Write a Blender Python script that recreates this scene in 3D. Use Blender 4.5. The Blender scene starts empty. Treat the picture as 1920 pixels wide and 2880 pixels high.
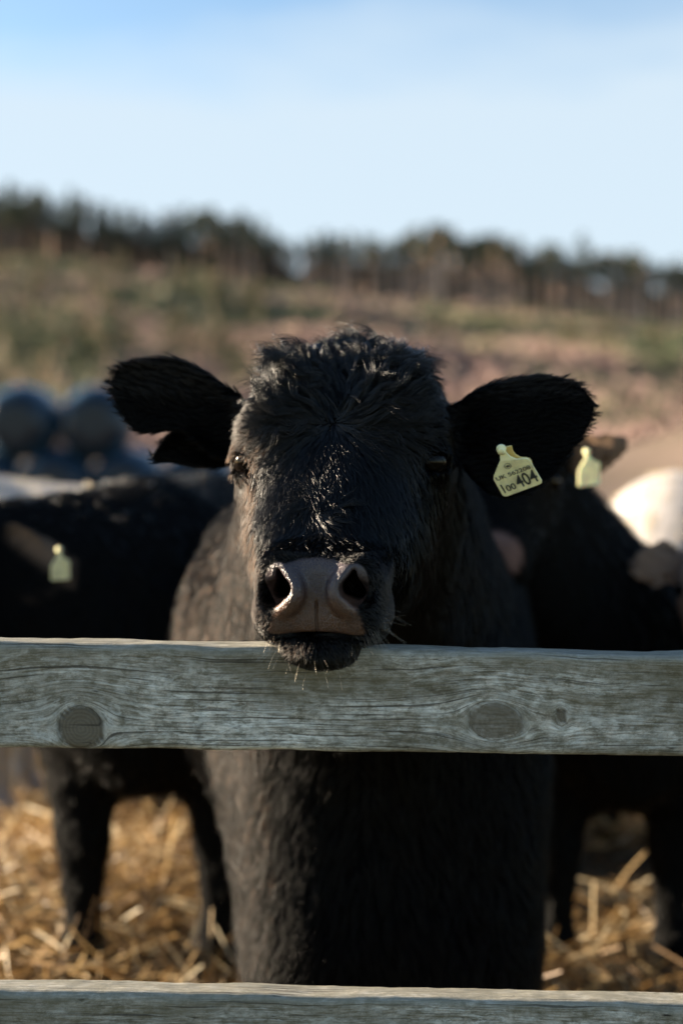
import bpy, math, random
import numpy as np
from mathutils import Vector, Matrix, noise, kdtree
R = math.radians
random.seed(7); RNG = np.random.default_rng(11)
sc = bpy.context.scene
COL = sc.collection

# ------------------------------------------------------------------ camera, sky, sun, exposure
CAMZ = 1.1; TILT = R(2.29); F = 4000.0          # focal length in pixels of the 1920x2880 frame
cam_d = bpy.data.cameras.new("camera"); cam = bpy.data.objects.new("camera", cam_d); COL.objects.link(cam)
cam.location = (0, 0, CAMZ); cam.rotation_euler = (math.pi/2 - TILT, 0, 0)
cam_d.sensor_fit = 'VERTICAL'; cam_d.sensor_height = 36; cam_d.sensor_width = 24; cam_d.lens = 50
cam_d.clip_start = 0.05; cam_d.clip_end = 5000
cam_d.dof.use_dof = True; cam_d.dof.focus_distance = 1.672; cam_d.dof.aperture_fstop = 1.9
sc.camera = cam
sc.render.resolution_x, sc.render.resolution_y = 682, 1024

SUN_AZ = (-0.968, 0.25)      # horizontal direction towards the sun
SUN_EL = R(14)
w = bpy.data.worlds.new("World"); sc.world = w; w.use_nodes = True
nt = w.node_tree; nt.nodes.clear()
def N(tree, typ, **kw):
    n = tree.nodes.new(typ)
    for k, v in kw.items(): setattr(n, k, v)
    return n
out = N(nt, 'ShaderNodeOutputWorld'); bg = N(nt, 'ShaderNodeBackground')
sky = N(nt, 'ShaderNodeTexSky'); sky.sky_type = 'NISHITA'; sky.sun_disc = False
sky.sun_elevation = SUN_EL; sky.sun_rotation = math.atan2(SUN_AZ[0], SUN_AZ[1]); sky.altitude = 200
sky.air_density = 1.0; sky.dust_density = 0.3; sky.ozone_density = 1.6
tc = N(nt, 'ShaderNodeTexCoord'); mp = N(nt, 'ShaderNodeMapping'); mp.inputs['Scale'].default_value = (1.3, 1.3, 5.0)
mp.inputs['Location'].default_value = (0.35, 0.0, 0.1)
cl = N(nt, 'ShaderNodeTexNoise'); cl.inputs['Scale'].default_value = 1.9; cl.inputs['Detail'].default_value = 6; cl.inputs['Roughness'].default_value = 0.52
nt.links.new(tc.outputs['Generated'], mp.inputs['Vector']); nt.links.new(mp.outputs['Vector'], cl.inputs['Vector'])
sep = N(nt, 'ShaderNodeSeparateXYZ'); nt.links.new(tc.outputs['Generated'], sep.inputs[0])
el = N(nt, 'ShaderNodeMapRange'); nt.links.new(sep.outputs['Z'], el.inputs['Value'])     # thin cloud veil low over the hill
el.inputs['From Min'].default_value = 0.20; el.inputs['From Max'].default_value = 0.33
el.inputs['To Min'].default_value = 0.30; el.inputs['To Max'].default_value = -0.28
ad = N(nt, 'ShaderNodeMath', operation='ADD'); nt.links.new(cl.outputs['Fac'], ad.inputs[0]); nt.links.new(el.outputs[0], ad.inputs[1])
mr = N(nt, 'ShaderNodeMapRange'); nt.links.new(ad.outputs[0], mr.inputs['Value'])
mr.inputs['From Min'].default_value = 0.36; mr.inputs['From Max'].default_value = 0.70; mr.inputs['To Min'].default_value = 0.0; mr.inputs['To Max'].default_value = 0.9
az = N(nt, 'ShaderNodeMapRange', interpolation_type='SMOOTHSTEP'); nt.links.new(sep.outputs['Y'], az.inputs['Value'])   # the cloud bank lies over the hill, not all round
az.inputs['From Min'].default_value = 0.1; az.inputs['From Max'].default_value = 0.75
cm = N(nt, 'ShaderNodeMath', operation='MULTIPLY'); nt.links.new(mr.outputs[0], cm.inputs[0]); nt.links.new(az.outputs[0], cm.inputs[1])
mx = N(nt, 'ShaderNodeMix', data_type='RGBA'); nt.links.new(cm.outputs[0], mx.inputs['Factor'])
nt.links.new(sky.outputs[0], mx.inputs['A']); mx.inputs['B'].default_value = (2.75, 3.25, 3.65, 1)
nt.links.new(mx.outputs['Result'], bg.inputs['Color']); bg.inputs['Strength'].default_value = 0.05
nt.links.new(bg.outputs[0], out.inputs[0])

sun_d = bpy.data.lights.new("sun", 'SUN'); sun = bpy.data.objects.new("sun", sun_d); COL.objects.link(sun)
sun_d.energy = 5.0; sun_d.angle = R(0.6); sun_d.color = (1.0, 0.83, 0.62)
sdir = Vector((SUN_AZ[0]*math.cos(SUN_EL), SUN_AZ[1]*math.cos(SUN_EL), math.sin(SUN_EL))).normalized()
sun.rotation_euler = sdir.to_track_quat('Z', 'Y').to_euler()
sc.view_settings.view_transform = 'Standard'; sc.view_settings.look = 'None'; sc.view_settings.gamma = 1
sc.view_settings.use_curve_mapping = False; sc.view_settings.exposure = 2.4
sc.render.engine = 'CYCLES'
sc.cycles.use_denoising = True; sc.cycles.sample_clamp_indirect = 4; sc.cycles.sample_clamp_direct = 12; sc.cycles.max_bounces = 6; sc.cycles.transparent_max_bounces = 4
sc.cycles.use_adaptive_sampling = True; sc.cycles.adaptive_threshold = 0.004
sc.cycles_curves.shape = 'RIBBONS'

def P(px, py, Y):            # world point seen at pixel (px,py) of the 1920x2880 frame at world depth Y
    d = Vector(((px-960)/F, math.cos(TILT) + (1440-py)/F*math.sin(TILT), -math.sin(TILT) + (1440-py)/F*math.cos(TILT)))
    return Vector((0, 0, CAMZ)) + d*(Y/d.y)

# ------------------------------------------------------------------ helpers
def tag(o, label=None, cat=None, group=None, kind=None):
    if label: o['label'] = label
    if cat: o['category'] = cat
    if group: o['group'] = group
    if kind: o['kind'] = kind
    return o
def empty(name, loc=(0, 0, 0), rz=0.0):
    o = bpy.data.objects.new(name, None); COL.objects.link(o); o.location = loc; o.rotation_euler.z = rz
    o.empty_display_size = 0.2
    return o
def mesh_obj(name, V, Fc, mat, parent=None, smooth=True, mats=None):
    me = bpy.data.meshes.new(name)
    if isinstance(V, np.ndarray) and isinstance(Fc, np.ndarray):
        nv, nf, k = len(V), len(Fc), Fc.shape[1]
        me.vertices.add(nv); me.vertices.foreach_set('co', V.astype(np.float32).ravel())
        me.loops.add(nf*k); me.loops.foreach_set('vertex_index', Fc.astype(np.int32).ravel())
        me.polygons.add(nf); me.polygons.foreach_set('loop_start', np.arange(0, nf*k, k, dtype=np.int32))
        me.polygons.foreach_set('loop_total', np.full(nf, k, dtype=np.int32))
        me.update(calc_edges=True); me.validate()
    else:
        me.from_pydata([tuple(v) for v in V], [], [tuple(f) for f in Fc]); me.update()
    me.polygons.foreach_set('use_smooth', np.full(len(me.polygons), smooth))
    me.materials.append(mat)
    o = bpy.data.objects.new(name, me); COL.objects.link(o)
    if parent is not None: o.parent = parent
    return o
def attr(o, name, arr, typ='FLOAT'):
    a = o.data.attributes.new(name, typ, 'POINT')
    if typ == 'FLOAT': a.data.foreach_set('value', np.asarray(arr, np.float32).ravel())
    elif typ == 'FLOAT_COLOR':
        c = np.ones((len(arr), 4), np.float32); c[:, :3] = arr; a.data.foreach_set('color', c.ravel())
    elif typ == 'FLOAT_VECTOR': a.data.foreach_set('vector', np.asarray(arr, np.float32).ravel())
def ss(a, b, x):
    t = np.clip((x-a)/(b-a), 0, 1); return t*t*(3-2*t)
def vnoise(Pn, scale, seed=0):          # cheap smooth numpy value noise, Pn (n,3) -> 0..1
    q = Pn*scale + seed*17.31; i = np.floor(q).astype(np.int64); f = q-i; f = f*f*(3-2*f)
    def h(a, b, c):
        n = (a*73856093) ^ (b*19349663) ^ (c*83492791) ^ (seed*2654435)
        n = (n ^ (n >> 13))*1274126177 & 0x7fffffff
        return ((n ^ (n >> 16)) & 0xffff)/65535.0
    r = 0
    for dx in (0, 1):
        for dy in (0, 1):
            for dz in (0, 1):
                wgt = (f[:, 0] if dx else 1-f[:, 0])*(f[:, 1] if dy else 1-f[:, 1])*(f[:, 2] if dz else 1-f[:, 2])
                r = r + wgt*h(i[:, 0]+dx, i[:, 1]+dy, i[:, 2]+dz)
    return r
def nmat(name):
    m = bpy.data.materials.new(name); m.use_nodes = True
    t = m.node_tree; b = t.nodes['Principled BSDF']; return m, t, b
def ramp(t, fac, stops):
    r = N(t, 'ShaderNodeValToRGB'); e = r.color_ramp.elements
    while len(e) < len(stops): e.new(0.5)
    for i, (p, c) in enumerate(stops): e[i].position = p; e[i].color = (*c, 1) if len(c) == 3 else c
    if fac is not None: t.links.new(fac, r.inputs['Fac'])
    return r.outputs['Color']
def noise_n(t, vec, scale, detail=4, rough=0.55, dist=0.0):
    n = N(t, 'ShaderNodeTexNoise'); n.inputs['Scale'].default_value = scale; n.inputs['Detail'].default_value = detail
    n.inputs['Roughness'].default_value = rough; n.inputs['Distortion'].default_value = dist
    if vec is not None: t.links.new(vec, n.inputs['Vector'])
    return n.outputs['Fac']
def mixc(t, fac, a, b, mode='MIX'):
    m = N(t, 'ShaderNodeMix', data_type='RGBA', blend_type=mode)
    for s, v in (('Factor', fac), ('A', a), ('B', b)):
        if isinstance(v, bpy.types.NodeSocket): t.links.new(v, m.inputs[s])
        elif s == 'Factor': m.inputs[s].default_value = v
        else: m.inputs[s].default_value = (*v, 1)
    return m.outputs['Result']
def mth(t, op, a, b=None):
    m = N(t, 'ShaderNodeMath', operation=op)
    for i, v in enumerate((a, b)):
        if v is None: continue
        if isinstance(v, bpy.types.NodeSocket): t.links.new(v, m.inputs[i])
        else: m.inputs[i].default_value = v
    return m.outputs[0]
def bump(t, b, h, strength, dist, prev=None):
    n = N(t, 'ShaderNodeBump'); n.inputs['Strength'].default_value = strength; n.inputs['Distance'].default_value = dist
    t.links.new(h, n.inputs['Height'])
    if prev is not None: t.links.new(prev, n.inputs['Normal'])
    if b is not None: t.links.new(n.outputs[0], b.inputs['Normal'])
    return n.outputs[0]
def geo_pos(t):
    return N(t, 'ShaderNodeNewGeometry').outputs['Position']
def objco(t):
    return N(t, 'ShaderNodeTexCoord').outputs['Object']
def attn(t, name, sock='Fac'):
    return N(t, 'ShaderNodeAttribute', attribute_name=name).outputs[sock]

# ------------------------------------------------------------------ signed-distance modelling on a stretched grid
def rc(p, a, b, r1, r2):     # rounded cone
    px, py, pz = p; ba = np.array(b, float)-np.array(a, float); l2 = ba.dot(ba)
    h = np.clip(((px-a[0])*ba[0]+(py-a[1])*ba[1]+(pz-a[2])*ba[2])/l2, 0, 1)
    return np.sqrt((px-a[0]-h*ba[0])**2+(py-a[1]-h*ba[1])**2+(pz-a[2]-h*ba[2])**2)-(r1+(r2-r1)*h)
def ell(p, c, r):
    px, py, pz = p
    k0 = np.sqrt(((px-c[0])/r[0])**2+((py-c[1])/r[1])**2+((pz-c[2])/r[2])**2)
    k1 = np.sqrt(((px-c[0])/r[0]**2)**2+((py-c[1])/r[1]**2)**2+((pz-c[2])/r[2]**2)**2)+1e-6
    return k0*(k0-1)/k1
def rbox(p, c, h, r):
    px, py, pz = p
    qx = np.abs(px-c[0])-h[0]; qy = np.abs(py-c[1])-h[1]; qz = np.abs(pz-c[2])-h[2]
    return np.sqrt(np.maximum(qx, 0)**2+np.maximum(qy, 0)**2+np.maximum(qz, 0)**2)+np.minimum(np.maximum(qx, np.maximum(qy, qz)), 0)-r
def smin(a, b, k):
    h = np.clip(0.5+0.5*(b-a)/k, 0, 1); return b*(1-h)+a*h-k*h*(1-h)
def smax(a, b, k): return -smin(-a, -b, k)
def poly_sd(px, py, pts):    # 2-D signed distance to a polygon
    d = np.full(px.shape, 1e9); s = np.ones(px.shape); n = len(pts)
    for i in range(n):
        ax, ay = pts[i]; bx, by = pts[i-1]
        ex, ey = bx-ax, by-ay; wx, wy = px-ax, py-ay
        t = np.clip((wx*ex+wy*ey)/(ex*ex+ey*ey), 0, 1)
        d = np.minimum(d, (wx-ex*t)**2+(wy-ey*t)**2)
        c1 = py >= ay; c2 = py < by; c3 = ex*wy > ey*wx
        flip = (c1 & c2 & c3) | (~c1 & ~c2 & ~c3); s = np.where(flip, -s, s)
    return s*np.sqrt(d)
def axis(segs):              # [(start, step), ..., end]
    v = [segs[0][0]]
    for i, (s, h) in enumerate(segs[:-1]):
        e = segs[i+1][0]; n = max(1, round((e-s)/h))
        v += list(np.linspace(s, e, n+1)[1:])
    return np.array(v)
def surface_nets(D, xs, ys, zs, relax=2):
    ins = D < 0
    cnt = np.zeros(tuple(s-1 for s in D.shape), np.int8)
    for a in (0, 1):
        for b in (0, 1):
            for c in (0, 1):
                cnt += ins[a:D.shape[0]-1+a, b:D.shape[1]-1+b, c:D.shape[2]-1+c]
    act = (cnt > 0) & (cnt < 8); I = np.argwhere(act)
    vid = np.full(act.shape, -1, np.int64); vid[act] = np.arange(len(I))
    acc = np.zeros((len(I), 3)); num = np.zeros(len(I))
    AX = (xs, ys, zs)
    corners = [(a, b, c) for a in (0, 1) for b in (0, 1) for c in (0, 1)]
    for c0 in corners:
        for ax in range(3):
            if c0[ax]: continue
            c1 = list(c0); c1[ax] = 1
            i0 = I+np.array(c0); i1 = I+np.array(c1)
            d0 = D[i0[:, 0], i0[:, 1], i0[:, 2]]; d1 = D[i1[:, 0], i1[:, 1], i1[:, 2]]
            m = (d0 < 0) != (d1 < 0)
            t = np.where(m, d0/np.where(m, d0-d1, 1), 0)
            pt = np.stack([AX[k][i0[:, k]] for k in range(3)], 1)
            q = AX[ax][i1[:, ax]]; pt[:, ax] += t*(q-pt[:, ax])
            acc[m] += pt[m]; num[m] += 1
    V = acc/num[:, None]
    quads = []
    for ax in range(3):
        sl0 = [slice(None)]*3; sl1 = [slice(None)]*3; sl0[ax] = slice(0, -1); sl1[ax] = slice(1, None)
        a0 = ins[tuple(sl0)]; a1 = ins[tuple(sl1)]
        E = np.argwhere(a0 != a1); o1, o2 = [(1, 2), (2, 0), (0, 1)][ax]
        ok = (E[:, o1] > 0) & (E[:, o2] > 0) & (E[:, o1] < D.shape[o1]-1) & (E[:, o2] < D.shape[o2]-1); E = E[ok]
        fl = a0[E[:, 0], E[:, 1], E[:, 2]]
        def cell(d1, d2):
            J = E.copy(); J[:, o1] += d1; J[:, o2] += d2; return vid[J[:, 0], J[:, 1], J[:, 2]]
        q = np.stack([cell(-1, -1), cell(0, -1), cell(0, 0), cell(-1, 0)], 1)
        q[~fl] = q[~fl][:, ::-1]; quads.append(q)
    Q = np.concatenate(quads); Q = Q[(Q >= 0).all(1)]
    for _ in range(relax):
        S = np.zeros_like(V); n = np.zeros(len(V))
        for a in range(4):
            b = (a+1) % 4
            np.add.at(S, Q[:, a], V[Q[:, b]]); np.add.at(n, Q[:, a], 1)
            np.add.at(S, Q[:, b], V[Q[:, a]]); np.add.at(n, Q[:, b], 1)
        V = V*0.45+0.55*S/np.maximum(n, 1)[:, None]
    return V, Q
def vert_normals(V, Q):
    fn = np.cross(V[Q[:, 2]]-V[Q[:, 0]], V[Q[:, 3]]-V[Q[:, 1]])
    Nn = np.zeros_like(V)
    for a in range(4): np.add.at(Nn, Q[:, a], fn)
    return Nn/np.maximum(np.linalg.norm(Nn, axis=1), 1e-12)[:, None], fn

# ------------------------------------------------------------------ cattle
class HeadFrame:             # head coordinates: x lateral, y back from the nose tip, z world height when unscaled
    def __init__(s, X0, Y0, yaw, dz=0.0, scale=1.0, pitch=0.0):
        s.X0, s.Y0, s.yaw, s.dz, s.s, s.pitch = X0, Y0, yaw, dz, scale, pitch
    def to(s, X, Y, Z):
        c, n = math.cos(s.yaw), math.sin(s.yaw)
        x = (X-s.X0)*c-(Y-s.Y0)*n; y = (X-s.X0)*n+(Y-s.Y0)*c; z = Z-s.dz-0.93
        x, y, z = x/s.s, y/s.s, z/s.s
        cp, sp = math.cos(s.pitch), math.sin(s.pitch)
        y2 = (y-0.25)*cp-(z-0.12)*sp+0.25; z2 = (y-0.25)*sp+(z-0.12)*cp+0.12
        return x, y2, z2+0.93
    def inv(s, x, y, z):
        z = z-0.93; cp, sp = math.cos(s.pitch), math.sin(s.pitch)
        y2 = (y-0.25)*cp+(z-0.12)*sp+0.25; z2 = -(y-0.25)*sp+(z-0.12)*cp+0.12
        x, y2, z2 = x*s.s, y2*s.s, z2*s.s
        c, n = math.cos(s.yaw), math.sin(s.yaw)
        return Vector((s.X0+x*c+y2*n, s.Y0-x*n+y2*c, z2+s.dz+0.93))

def head_sdf(h, detail=True):
    x, y, z = h; ax = np.sqrt(x*x+1e-6); p = (ax, y, z)
    d = rc((x/1.04, y, z), (0, .285, 1.105), (0, .088, .958), .120, .060)
    d = smin(d, ell(p, (.060, .240, 1.122), (.070, .078, .090)), .035)
    d = smin(d, ell((x, y, z), (0, .315, 1.165), (.122, .075, .064)), .04)
    d = smin(d, ell(p, (.102, .222, 1.126), (.030, .032, .026)), .03)
    d = smin(d, rc(p, (.062, .245, 1.045), (.048, .150, .962), .070, .046), .045)
    d = smin(d, rc(p, (.020, .070, .902), (.055, .28, .965), .024, .055), .03)
    d = smin(d, rbox((x, y+0.25*ax*ax*8, z), (0, .060, .940), (.038, .020, .024), .034), .025)
    d = smin(d, ell(p, (.049, .058, .914), (.030, .044, .029)), .016)
    # chin
    d = smin(d, ell((x, y, z+1.5*x*x), (0, .034, .880), (.044, .030, .026)), .010)
    if detail:
        for sgn in (-1, 1):
            X = x*sgn
            # nostril: thick inner rim from the upper apex down and under, soft outer wing
            ring = [(.045, .014, .975), (.037, .006, .969), (.029, .001, .960), (.0235, -.002, .950), (.0235, -.003, .940), (.029, .000, .931), (.038, .005, .926), (.048, .012, .926)]
            rr_ = [.0050, .0052, .0050, .0046, .0043, .0042, .0038, .0030]
            for a, b, r1, r2 in zip(ring[:-1], ring[1:], rr_[:-1], rr_[1:]): d = smin(d, rc((X, y, z), a, b, r1, r2), .015)
            outer = [(.046, .014, .976), (.055, .025, .970), (.062, .035, .958), (.064, .040, .944)]
            for a, b in zip(outer[:-1], outer[1:]): d = smin(d, rc((X, y, z), a, b, .0055, .0060), .014)
            d = smax(d, -ell((X, y, z), (.049, .010, .943), (.013, .018, .014)), .010)
            fl = y*0+z*0
            d = smax(d, -smax(rc((X, fl, z), (.0430, 0, .969), (.0385, 0, .950), .0028, .0106), np.abs(y-.02)-.045, .006), .004)
            d = smax(d, -smax(rc((X, fl, z), (.0385, 0, .950), (.045, 0, .944), .0103, .0085), np.abs(y-.02)-.042, .006), .004)
            # eye socket with lids
            e = (.119, .205, 1.092)
            r_ = np.sqrt((X-e[0])**2+(y-e[1])**2+(z-e[2])**2)
            d = smin(d, r_-.0228, .016)
            slit = ell((X, y+.3*(z-1.09), z), (.130, .188, 1.090), (.023, .025, .0108))
            d = smax(d, -slit, .004)
            # folds above / below the eye
            d = smax(d, -rc((X, y, z), (.110, .178, 1.082), (.098, .165, 1.070), .003, .002), .010)
            # mouth corner crease
            d = smax(d, -rc((X, y, z), (.078, .060, .892), (.080, .12, .925), .003, .003), .008)
        # mouth slit
        zc = .8965-2.2*x*x*(np.abs(x) > 0)
        d = smax(d, -(rbox((x, y, z-zc), (0, .010, 0), (.056, .020, .0012), .0014)), .003)
        # philtrum
        d = smax(d, -rc((x, y, z), (.0005, -.0015, .934), (.0005, .0005, .900), .0018, .0048), .003)
    return d

def cow_sdf(hf, bx, by, byaw, s, xs, ys, zs, ears, detail, body_dx=0.04, topz=0.0):
    D = np.full((len(xs), len(ys), len(zs)), 0.5, np.float32)
    AX = (xs, ys, zs)
    cb, sb = math.cos(byaw), math.sin(byaw)
    def sub(c, rad, fn, k, mode='min'):
        sl = []
        for a in range(3):
            i0 = max(0, np.searchsorted(AX[a], c[a]-rad)-1); i1 = min(len(AX[a]), np.searchsorted(AX[a], c[a]+rad)+1)
            if i1 <= i0: return
            sl.append(slice(i0, i1))
        g = np.meshgrid(xs[sl[0]], ys[sl[1]], zs[sl[2]], indexing='ij', sparse=True)
        v = fn(*g); t = tuple(sl)
        D[t] = (smin(D[t], v, k) if mode == 'min' else smax(D[t], -v, k)).astype(np.float32)
    def B(x, y, z): return (bx+(x*cb+y*sb)*s, by+(-x*sb+y*cb)*s, z*s)
    def bfn(f):
        def g(X, Y, Z):
            u = ((X-bx)*cb-(Y-by)*sb)/s; v = ((X-bx)*sb+(Y-by)*cb)/s
            return f((u, v, Z/s))*s
        return g
    # barrel, shoulders, chest, rump  (body frame: origin at the shoulders, y back)
    T = topz; LG = 1.1 if detail else .95
    sub(B(0, .65, .8), 1.2*s, bfn(lambda p: rc((p[0]/.98, p[1], p[2]/1.05), (0, .15, .745+T), (0, 1.05, .76+T), .275, .285)*.95), .05)
    sub(B(0, .1, .72), .6*s, bfn(lambda p: ell(p, (0, .10, .72), (.315, .28, .35))), .08)
    if detail: sub(B(body_dx, -.13, .58), .55*s, bfn(lambda p: rbox(p, (body_dx+.02, -.12, .50), (.125, .10, .20), .10)), .08)
    if detail:
        for sx in (-1, 1): sub(B(body_dx+sx*.14, -.12, .35), .5, bfn(lambda p: rc(p, (body_dx+.02+sx*.135, -.17, .60), (body_dx+.02+sx*.135, -.16, .12), .115, .088)), .035)
        sub(B(body_dx, -.2, .6), .4, bfn(lambda p: rc(p, (body_dx-.02, -.25, .80), (body_dx+.01, -.255, .46), .05, .035)), .04)
    else: sub(B(body_dx, -.13, .62), .5*s, bfn(lambda p: ell(p, (body_dx, -.10, .66), (.20, .20, .25))), .08)
    sub(B(0, 1.15, .8), .6*s, bfn(lambda p: ell(p, (0, 1.12, .80+T), (.27, .22, .27))), .08)
    for sx in (-1, 1):
        xo = body_dx+sx*.155 if sx < 0 else body_dx+sx*.145
        st = 0.03*sx
        sub(B(xo, 0, .35), .6*s, bfn(lambda p: rc(p, (xo, -.05, .56), (xo, -.02+st, .30), .100*LG, .062*LG)), .06)
        sub(B(xo, 0, .2), .4*s, bfn(lambda p: rc(p, (xo, -.02+st, .30), (xo, -.02+st, .07), .060*LG, .040*LG)), .03)
        sub(B(xo, 0, .03), .2*s, bfn(lambda p: rc(p, (xo, -.045+st, .035), (xo, -.02+st, .09), .055, .042)), .015)
        sub(B(sx*.17, 1.1, .5), .6*s, bfn(lambda p: rc(p, (sx*.16, 1.06, .62), (sx*.15, 1.22, .38), .15, .065)), .06)
        sub(B(sx*.17, 1.1, .2), .45*s, bfn(lambda p: rc(p, (sx*.15, 1.22, .38), (sx*.15, 1.17, .08), .055, .045)), .03)
        sub(B(sx*.17, 1.1, .03), .2*s, bfn(lambda p: rc(p, (sx*.15, 1.14, .035), (sx*.15, 1.17, .09), .055, .042)), .015)
    sub(B(0, 1.36, .7), .5*s, bfn(lambda p: rc(p, (0, 1.32, .95+T), (0, 1.40, .45), .035, .03)), .04)
    # neck joins the head to the chest
    n0 = hf.inv(0, .37, 1.075); n1 = Vector(B(.02, -.08, .80)); n2 = Vector(B(.0, .02, .90+T)); t0 = hf.inv(0, .31, .98)
    mid = (n0+n1)/2; rad = (n0-n1).length*.5+.35
    sub(mid, rad, lambda X, Y, Z: rc((X, Y, Z), n0, n1, .135*hf.s, .25*s), .06)
    sub(mid, rad, lambda X, Y, Z: rc((X, Y, Z), hf.inv(0, .36, 1.12), n2, .095*hf.s, .19*s), .08)
    sub(mid, rad, lambda X, Y, Z: rc((X, Y, Z), t0, B(.03, -.15, .68), .08*hf.s, .17*s), .08)
    hc = hf.inv(0, .2, 1.06)
    sub(hc, .36*hf.s, lambda X, Y, Z: head_sdf(hf.to(X, Y, Z), detail)*hf.s, .035)
    for fn, c, rad in ears: sub(c, rad, fn, .014)
    return D

def generic_ear(hf, sgn, droop):
    # leaf-shaped cupped ear that leaves the side of the head
    def fn(X, Y, Z):
        x, y, z = hf.to(X, Y, Z); x = x*sgn
        u = (x-.125); v = (z-1.16)+droop*u; L = .165
        t = np.clip(u/L, 0, 1); wd = .058*np.sin(np.pi*np.clip(t, 0.02, 1)**.75)**.8+.012
        c = y-.29+.25*u
        edge = np.maximum(np.abs(v)-wd, np.maximum(-u, u-L))
        cup = c+6.0*(v*v)*0.9-.02
        return smax(edge, np.abs(cup)-.011, .008)*hf.s*.8
    c = hf.inv(sgn*.22, .27, 1.16-droop*.1)
    return fn, c, .19*hf.s

def px_outline_ear(outline, Yc, bend, thick):
    # an ear traced as an outline at its own depth, given thickness and a cupped surface
    pts = [(lambda q: (q.x, q.z))(P(a, b, Yc)) for a, b in outline]
    cx = sum(p[0] for p in pts)/len(pts); cz = sum(p[1] for p in pts)/len(pts)
    def fn(X, Y, Z):
        Xf, Zf = np.broadcast_arrays(X, Z)
        sd = poly_sd(Xf[:, :1, :], Zf[:, :1, :], pts) if Xf.shape[1] >= 1 else 0
        yc = Yc+bend(X-cx, Z-cz)
        inner = np.clip(-sd/.03, 0, 1)
        yc = yc+.020*inner*(2-inner)*0.7                     # hollow of the ear behind its rim
        return smax(sd, np.abs(Y-yc)-thick, .006)*.75
    r = max(math.hypot(p[0]-cx, p[1]-cz) for p in pts)+.03
    return fn, (cx, Yc+.01, cz), r

# coat
def sample_surface(V, Q, n, wfn):
    Nn, fn = vert_normals(V, Q)
    T = np.concatenate([Q[:, [0, 1, 2]], Q[:, [0, 2, 3]]])
    A, Bv, C = V[T[:, 0]], V[T[:, 1]], V[T[:, 2]]
    area = np.linalg.norm(np.cross(Bv-A, C-A), axis=1)*.5
    cen = (A+Bv+C)/3; wgt = area*wfn(cen, (Nn[T[:, 0]]+Nn[T[:, 1]]+Nn[T[:, 2]])/3)
    idx = RNG.choice(len(T), size=n, p=wgt/wgt.sum())
    r1 = np.sqrt(RNG.random(n)); r2 = RNG.random(n)
    a = 1-r1; b = r1*(1-r2); c = r1*r2
    p = a[:, None]*A[idx]+b[:, None]*Bv[idx]+c[:, None]*C[idx]
    nn = a[:, None]*Nn[T[idx, 0]]+b[:, None]*Nn[T[idx, 1]]+c[:, None]*Nn[T[idx, 2]]
    return p, nn/np.maximum(np.linalg.norm(nn, axis=1), 1e-9)[:, None]
def curves_obj(name, PTS, RAD, mat, parent):     # PTS (n,k,3), RAD (n,k)
    n, k, _ = PTS.shape
    cd = bpy.data.hair_curves.new(name); cd.add_curves([k]*n)
    cd.attributes['position'].data.foreach_set('vector', PTS.astype(np.float32).ravel())
    if 'radius' not in cd.attributes: cd.attributes.new('radius', 'FLOAT', 'POINT')
    cd.attributes['radius'].data.foreach_set('value', RAD.astype(np.float32).ravel())
    cd.materials.append(mat)
    o = bpy.data.objects.new(name, cd); COL.objects.link(o); o.parent = parent
    return o
def unit(v): return v/np.maximum(np.linalg.norm(v, axis=1), 1e-9)[:, None]
def make_coat(name, V, Q, n, wfn, dirfn, lenfn, mat, parent, rad=.00012, per=14, K=6, liftfn=None, wavefn=None, clump=.75, rough=.25):
    p, nn = sample_surface(V, Q, n, wfn)
    m = max(4, n//per); gi = RNG.choice(n, m, replace=False); g = p[gi]; gn = nn[gi]
    kd = kdtree.KDTree(m)
    for i, q in enumerate(g): kd.insert(q, i)
    kd.balance()
    own = np.array([kd.find(q)[1] for q in p])
    t = dirfn(g, gn)
    nz = np.stack([vnoise(g, 28, 1), vnoise(g, 28, 2), vnoise(g, 28, 3)], 1)-.5
    nz2 = np.stack([vnoise(g, 90, 4), vnoise(g, 90, 5), vnoise(g, 90, 6)], 1)-.5
    rg = rough(g)[:, None] if callable(rough) else rough
    t = t+nz*2.6*rg+nz2*rg*.9+RNG.normal(0, 1, t.shape)*rg*.25
    t = t-(t*gn).sum(1)[:, None]*gn; t = unit(t)
    side = np.cross(gn, t)
    L = lenfn(g)*(1+RNG.normal(0, .18, m)).clip(.5, 1.5)
    lift = liftfn(g) if liftfn else np.full(m, .35)
    lift = lift*(.6+.9*vnoise(g, 45, 7))
    amp, lam = wavefn(g) if wavefn else (np.full(m, .04), np.full(m, .02))
    ph = RNG.random(m)*.5+vnoise(g, 26, 8)*7
    GP = np.zeros((m, K, 3))
    for k in range(K):
        f = k/(K-1); s = f*L
        up = L*(lift*(f-.55*f*f))                # leaves the skin, then lies down again
        al = s*np.sqrt(np.clip(1-.4*lift**2, .3, 1))
        wv = amp*L*f*np.sin(2*math.pi*s/lam+ph); cv = amp*L*f*.6*np.cos(2*math.pi*s/lam+ph)
        GP[:, k] = g+t*al[:, None]+gn*(up+cv*.5+.0004)[:, None]+side*wv[:, None]
    off = p-g[own]
    PT = np.zeros((n, K, 3)); ls = (1+RNG.normal(0, .13, n)).clip(.6, 1.25)
    jit = RNG.normal(0, .06, (n, 3))
    for k in range(K):
        f = k/(K-1); c = 1-clump*f**.8
        rel = (GP[own, k]-g[own])*ls[:, None]
        PT[:, k] = g[own]+rel+off*c+jit*(L[own]*f*f)[:, None]
    prof = np.array([1.0-.75*(k/(K-1))**1.5 for k in range(K)])
    RD = (rad*(.75+.5*RNG.random(n)))[:, None]*prof[None]
    return curves_obj(name, PT, RD, mat, parent)

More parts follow.
